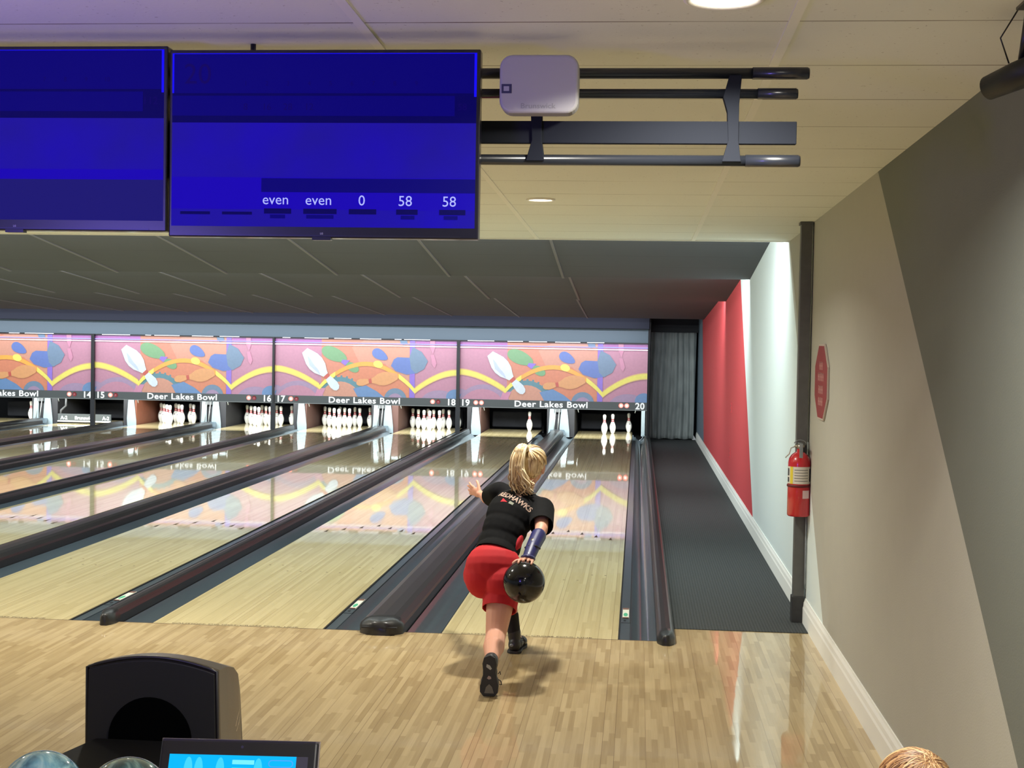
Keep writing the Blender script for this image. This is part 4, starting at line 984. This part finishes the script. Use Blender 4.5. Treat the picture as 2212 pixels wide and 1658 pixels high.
    mb.tube([tp-e*.008, tp+e*.012], .020, 16); mb.build('hair_tie', m_sock, hr)
    mb = MB()
    mb.cap(tp, tp+V((-.030, -.050, -.015)), .022, .032); mb.cap(tp+V((-.030, -.050, -.015)), tp+V((-.036, -.074, -.10)), .031, .034); mb.cap(tp+V((-.036, -.074, -.10)), tp+V((-.022, -.078, -.175)), .033, .036)
    core = blob(mb, 'ponytail', m_hair, t, .005, 3)
    mb = MB()
    for k in range(150):
        a = rr.uniform(0, 2*math.pi); q_ = math.sqrt(rr.uniform(.25, 1)); dx, dy = math.cos(a)*q_, math.sin(a)*q_
        L = rr.uniform(.75, 1.12); cu_ = rr.uniform(-.025, .025); b_ = tp+V((dx*.014, dy*.008, dy*.010))
        pts = [b_, tp+V((-.016+dx*.026, -.034+dy*.018, .014+dy*.012)), tp+V((-.034+dx*.037, -.066+dy*.022, -.035)), tp+V((-.040+dx*.040, -.080+dy*.024, -.10)),
               tp+V((-.034+dx*.043, -.088+dy*.024, -.150*L)), tp+V((-.018+dx*.050+cu_, -.086+dy*.03, -.195*L)), tp+V((-.008+dx*.062-cu_*.6, -.080+dy*.034, -.225*L)), tp+V((-.004+dx*.070+cu_, -.070+dy*.03, -.232*L+.012))]
        strand(mb, pts, rr.uniform(.0026, .0046), rr.choice(T_BLOND))
    mb.build('ponytail_strands', None, core)
    # --- the ball she swings
    return ball, BR, onball
def marble(name, a, b_, c, sc=9):
    nb = NB(name); b = nb.b; co, x, y, z = nb.xyz()
    no = nb.n('ShaderNodeTexNoise'); no.inputs['Scale'].default_value = sc; no.inputs['Detail'].default_value = 5; no.inputs['Distortion'].default_value = 2.5; nb.l(co, no.inputs['Vector'])
    r = nb.n('ShaderNodeValToRGB'); e = r.color_ramp.elements; e[0].position = .35; e[0].color = a; e[1].position = .66; e[1].color = c; q = e.new(.5); q.color = b_
    nb.l(no.outputs[0], r.inputs[0]); nb.l(r.outputs[0], b.inputs['Base Color']); b.inputs['Roughness'].default_value = .12; b.inputs['Coat Weight'].default_value = .0 if 'navy' in name else 1; b.inputs['Coat Roughness'].default_value = .02
    return nb.m
bc, BR_, onball = bowler()
t = thing('bowling_ball', (bc.x, bc.y, bc.z-BR_), 'dark navy glossy bowling ball held behind the hip of the person in red shorts', 'bowling ball')
mb = MB(); mb.ell(bc, (BR_,)*3, n=64); mb.build('shell', marble('ball_navy', srgb(5, 6, 9), srgb(12, 13, 20), srgb(30, 32, 44)), t)
for a, b in ((-.10, .66), (.10, .66), (-.72, .27)):
    p = onball(a, b, -.0); nrm = (p-bc).normalized(); mb = MB(); mb.tube([p-nrm*.0006, p+nrm*.0006], .0125, 16); mb.build('finger_hole', c_dark, t)

def child():
    V = Vector; x, y = 1.160, -5.46; hd = V((x, y, .880)); s = .88
    t = thing('person', (x, y, 0), 'person at the lower right photo corner, only strawberry blonde hair of the head showing', 'person')
    fw = V((-.15, 1, -.05)).normalized(); Rr = fw.cross(V((0, 0, 1))).normalized(); Rh = Matrix((Rr, -fw, Rr.cross(fw))).transposed()
    mb = MB(); head_prims(mb, hd, Rh, s); mb.cap((x, y-.01, .76), (x, y, .84), .034, .036)
    mb.ell((x, y-.01, .66), (.095, .062, .12)); mb.ell((x, y-.01, .52), (.085, .062, .12)); mb.ell((x, y-.01, .44), (.09, .068, .07)); mb.cap((x-.09, y-.01, .73), (x+.09, y-.01, .73), .036, .036)
    for sg in (-1, 1):
        sh, el, wr = V((x+sg*.105, y-.01, .725)), V((x+sg*.135, y-.02, .585)), V((x+sg*.135, y+.03, .465))
        mb.cap(sh, el, .030, .024); mb.cap(el, wr, .024, .017); mb.ell(wr+V((0, .006, -.028)), (.011, .022, .030))
        for i in range(4):
            a0 = wr+V((0, -.012+.011*i, -.050)); a1 = a0+V((-sg*.003, .003, -.018)); a2 = a1+V((-sg*.008, .003, -.014)); mb.cap(a0, a1, .0062, .0058, 8); mb.cap(a1, a2, .0058, .005, 8)
        a0 = wr+V((0, .022, -.022)); mb.cap(a0, a0+V((-sg*.008, .014, -.024)), .0075, .006, 8)
        hp, kn, an = V((x+sg*.05, y-.01, .42)), V((x+sg*.052, y+.005, .245)), V((x+sg*.054, y-.01, .06))
        mb.cap(hp, kn, .050, .034); mb.cap(kn, an, .034, .022); mb.cap(an, an+V((0, .08, -.030)), .022, .020)
    blob(mb, 'body', m_skin2, t, .005, 2); face(t, hd, Rh, s, m_skin2)
    mb = MB(); mb.ell((x, y-.01, .66), (.110, .078, .13)); mb.ell((x, y-.01, .50), (.104, .080, .13)); mb.cap((x-.09, y-.01, .728), (x+.09, y-.01, .728), .047, .047)
    for sg in (-1, 1): mb.cap((x+sg*.105, y-.01, .725), (x+sg*.130, y-.018, .60), .042, .038)
    blob(mb, 'shirt', mat('child_shirt', srgb(120, 130, 150), .85), t, .006, 3, [((x, y, .41), (0, 0, -1), (x, y, .38), .16), ((x+.128, y, .625), (.18, 0, -1), (x+.13, y, .58), .07), ((x-.128, y, .625), (-.18, 0, -1), (x-.13, y, .58), .07), ((x, y, .775), (0, 0, 1), (x, y, .80), .06)])
    mb = MB(); mb.ell((x, y-.01, .44), (.102, .078, .08))
    for sg in (-1, 1): mb.cap((x+sg*.05, y-.01, .42), (x+sg*.052, y-.0, .27), .057, .050)
    blob(mb, 'shorts', mat('child_shorts', srgb(50, 56, 76), .85), t, .006, 2, [((x, y, .27), (0, 0, -1), (x, y, .22), .15), ((x, y, .47), (0, 0, 1), (x, y, .52), .15)])
    for sg in (-1, 1):
        mb = MB(); mb.ell((x+sg*.054, y+.005, .038), (.030, .045, .034)); mb.ell((x+sg*.056, y+.06, .030), (.032, .040, .026)); mb.cap((x+sg*.054, y-.01, .05), (x+sg*.054, y-.01, .075), .027, .028); mb.box((x+sg*.055-.028, y-.035, .0), (x+sg*.055+.028, y+.09, .02))
        blob(mb, 'shoe', mat('child_shoe', srgb(200, 200, 204), .5), t, .005, 2)
    W = lambda a, b, c: hd+Rh@V((a*s, b*s, c*s))
    mb = MB(); mb.ell(W(0, .016, .026), (.080*s, .096*s, .088*s), Rh); mb.ell(W(0, .035, -.025), (.078*s, .074*s, .08*s), Rh)
    hr = blob(mb, 'hair', T_STRAW[1], t, .005, 2, [(W(0, -.055, .045), Rh@V((0, -1, .15)), W(0, -.03, 0), .3)])
    rr = random.Random(5); mb = MB(); crown = V((.15, .45, .88)).normalized()
    for k in range(420):
        a = rr.uniform(0, 2*math.pi); th = rr.uniform(1.35, 2.0); end = V((math.sin(th)*math.cos(a), math.sin(th)*math.sin(a), math.cos(th)))
        if end.y < -.55: th = 1.15; end = V((math.sin(th)*math.cos(a), math.sin(th)*math.sin(a), math.cos(th)))
        pts = []; off = V((rr.uniform(-.15, .15), rr.uniform(-.15, .15), 0))
        for i in range(7):
            u = i/6; q_ = ((crown+off)*(1-u)+end*u+V((math.cos(a+1.3), math.sin(a+1.3), 0))*.35*math.sin(u*3.1)).normalized(); k_ = s*(1.0+rr.uniform(0, .012))
            pts.append(hd+Rh@V((.0845*q_.x*k_, (.100*q_.y+.016)*k_, (.093*q_.z+.024)*k_)))
        strand(mb, pts, rr.uniform(.0012, .0024), rr.choice(T_STRAW), 6)
    mb.build('loose_strands', None, hr)
child()

# ------------------------------------------------------------------ ball return with two balls
def ball_return():
    xc = -.985
    t = thing('ball_return', (xc, -3.7, 0), 'black ball return with arched hood and round mouth standing on the approach', 'ball return')
    y0, y1 = -3.70, -3.42; N = 16
    def arch(hw, zt, rise, z0, bulge=0): return [(xc-hw-bulge, z0)]+[(xc-hw+2*hw*k/N, zt+rise*math.sin(math.pi*k/N)**.9) for k in range(N+1)]+[(xc+hw+bulge, z0)]
    sec = [(y0, arch(.222, .640, .040, .0, .018)), (y0+.012, arch(.226, .643, .041, .0, .020)), (y0+.10, arch(.227, .634, .038, .0, .020)), (y1-.10, arch(.226, .612, .034, .0, .020)), (y1-.04, arch(.224, .575, .03, .0, .02)), (y1, arch(.220, .51, .02, .0, .02)), (y1+.02, arch(.214, .38, .01, .0, .03))]
    vs = []; fs = []; n = len(sec[0][1])
    for y, pr in sec: vs += [(x, y, z) for x, z in pr]
    for j in range(len(sec)-1):
        for i in range(n-1): fs.append((j*n+i, j*n+i+1, (j+1)*n+i+1, (j+1)*n+i))
        fs.append((j*n+n-1, j*n, (j+1)*n, (j+1)*n+n-1))
    fs.append(list(range(n))); fs.append(list(range((len(sec)-1)*n, len(sec)*n)))
    mb = MB(); mb.add(vs, fs, None, False); hood = mb.build('hood', mat('hood_taupe', srgb(82, 74, 62), .42, coat=.3, coatr=.2, bump=.05, bscale=200), t)
    mb = MB(); mb.prism([(x, y0-.010, z) for x, z in arch(.217, .634, .038, .02, .016)], (0, .0105, 0)); mb.build('front_panel', mat('hood_black', srgb(34, 34, 33), .55, spec=.4), t, .004)
    mb = MB(); mb.tube([(xc-.002, y0-.0135, .405), (xc-.002, y0-.010, .405)], .143, 48); mb.build('ball_mouth', mat('mouth_black', srgb(2, 3, 3), 1.0, spec=.05), t)
    mb = MB(); mb.tube([(xc-.222+.0, y0-.004, .02)]+[(x, y0-.004, z) for x, z in arch(.222, .641, .040, .03, .016)][1:-1]+[(xc+.238, y0-.004, .02)], .006, 8); mb.build('front_trim', m_cap, hood)
    mb = MB(); m_ = mat('scratch_pale', srgb(190, 180, 160), .6)
    for a in ((.3, .42, .46), (.36, .44, .47), (.42, .415, .45), (.34, .40, .425)): mb.add([(xc+.2475, y0+.06+a[0]*.25, a[1]), (xc+.2475, y0+.066+a[0]*.25, a[1]), (xc+.247, y0+.10+a[0]*.25, a[2])], [(0, 1, 2)])
    mb.build('scratches', m_, hood)
    # rack
    mb = MB(); mb.prism([(xc-.19, y0-.01, .10), (xc-.27, y0-.35, .10), (xc-.27, y0-1.55, .10), (xc+.50, y0-1.55, .10), (xc+.50, y0-.45, .10), (xc+.22, y0-.01, .10)], (0, 0, .305))
    mb.build('rack_bed', mat('rack_black', srgb(9, 9, 10), .7, spec=.2), t, .012)
    for (a, b) in ((xc-.24, xc-.20), (xc+.0, xc+.03), (xc+.24, xc+.27), (xc+.45, xc+.48)):
        mb = MB(); mb.box((a, y0-1.5, .402), (b, y0-.78, .482)); mb.build('rail', m_black, t, .006)
    mb = MB(); mb.box((xc-.16, y0-1.3, 0), (xc+.36, y0-.2, .10)); mb.build('plinth', m_black, t)
ball_return()
for (x, y, z, nm, cols, lab) in ((-.872, -4.82, .590, 'ball_teal', (srgb(60, 104, 122), srgb(110, 158, 170), srgb(168, 200, 200)), 'light teal marbled bowling ball, left one on the ball return rack'),
                          (-.640, -4.84, .590, 'ball_green', (srgb(26, 46, 52), srgb(54, 84, 88), srgb(120, 150, 144)), 'dark green grey marbled bowling ball, right one on the ball return rack')):
    t = thing('bowling_ball', (x, y, z-.108), lab, 'bowling ball', None)
    mb = MB(); mb.ell((x, y, z), (.108,)*3, n=64); mb.build('shell', marble(nm, *cols), t)
# ------------------------------------------------------------------ touch console
def console():
    t = thing('touch_console', (-.12, -5.55, 0), 'black touch screen console with bright cyan display at the bottom photo edge', 'touch screen')
    o = Vector((-.133, -5.60, .985)); xa = Vector((1, .05, .004)); za = Vector((0, .42, .9)); za.normalize()
    T = frame(o, xa, za)      # local x right, y up the screen, z towards the viewer
    if (T.to_3x3()@Vector((0, 0, 1))).y > 0: raise Exception('console frame')
    W, H = .152, .225
    mb = MB(); mb.box((-W, -H, -.022), (W, .0, 0), T=T); bz = mb.build('bezel', mat('console_black', srgb(22, 20, 34), .35, coat=.3), t, .006)
    mb = MB(); mb.box((-W-.0015, -H-.0015, -.016), (W+.0015, .0015, -.011), T=T); mb.build('edge_trim', mat('console_edge', srgb(130, 120, 120), .3, metal=.6), t, .001)
    mb = MB(); mb.box((-.132, -.195, -.001), (.112, -.030, .0012), T=T); sc = mb.build('display', em('display_cyan', srgb(0, 170, 235), 1.0), t)
    mb = MB(); mb.box((.112, -.195, -.001), (.134, -.030, .0011), T=T); sd = mb.build('side_display', em('display_grey', srgb(66, 62, 74), .8), t)
    pale = em('display_pale', srgb(110, 220, 250), 1.0)
    for x in (-.094, -.074, -.033, .040):
        mb = MB(); mb.ell(T@Vector((x, -.060, .0013)), (.0085, .026, .0006), T.to_3x3(), n=18); mb.build('pin_graphic', em('display_pin', srgb(60, 196, 244), 1.0), sc)
    mb = MB(); mb.box((-.010, -.0465, .0012), (.032, -.0385, .0020), T=T); mb.build('display_caption', pale, sc)
    mb = MB(); mb.box((-.010, -.0600, .0012), (.108, -.053, .0020), T=T); mb.box((-.006, -.075, .0012), (.108, -.062, .0018), T=T); mb.build('display_row', em('display_green', srgb(70, 214, 220), 1.0), sc)
    mb = MB(); pr = []
    for (cx, cz, a0) in ((.100, -.044, -90), (.066, -.044, 90)):
        for k in range(7): q = math.radians(a0+30*k); pr.append(T@Vector((cx+.006*math.cos(q), cz+.006*math.sin(q), .0022)))
    pr.append(pr[0]); mb.tube(pr, .0008, 6); mb.build('display_button', em('display_violet', srgb(80, 150, 230), 1.0), sc)
    mb = MB(); mb.tube([T@Vector((.006, -.014, -.0005)), T@Vector((.006, -.014, .0006))], .0028, 14); mb.build('camera_dot', mat('lens_dot', srgb(60, 56, 90), .2), t)
    for k in range(3): mb = MB(); mb.box((.120, -.060-.016*k, .0011), (.127, -.054-.016*k, .0018), T=T); mb.build('side_icon', em('icon_pale', srgb(190, 210, 230), .8), sd)
    mb = MB(); mb.tube([(-.13, -5.60, .80), (-.13, -5.55, .45), (-.13, -5.55, .03)], .035, 16); mb.build('stand', m_black, t)
    mb = MB(); mb.lathe([(0, 0), (.19, 0), (.19, .012), (.05, .03), (0, .03)], (-.13, -5.55, 0), 32); mb.build('base', m_black, t)
console()
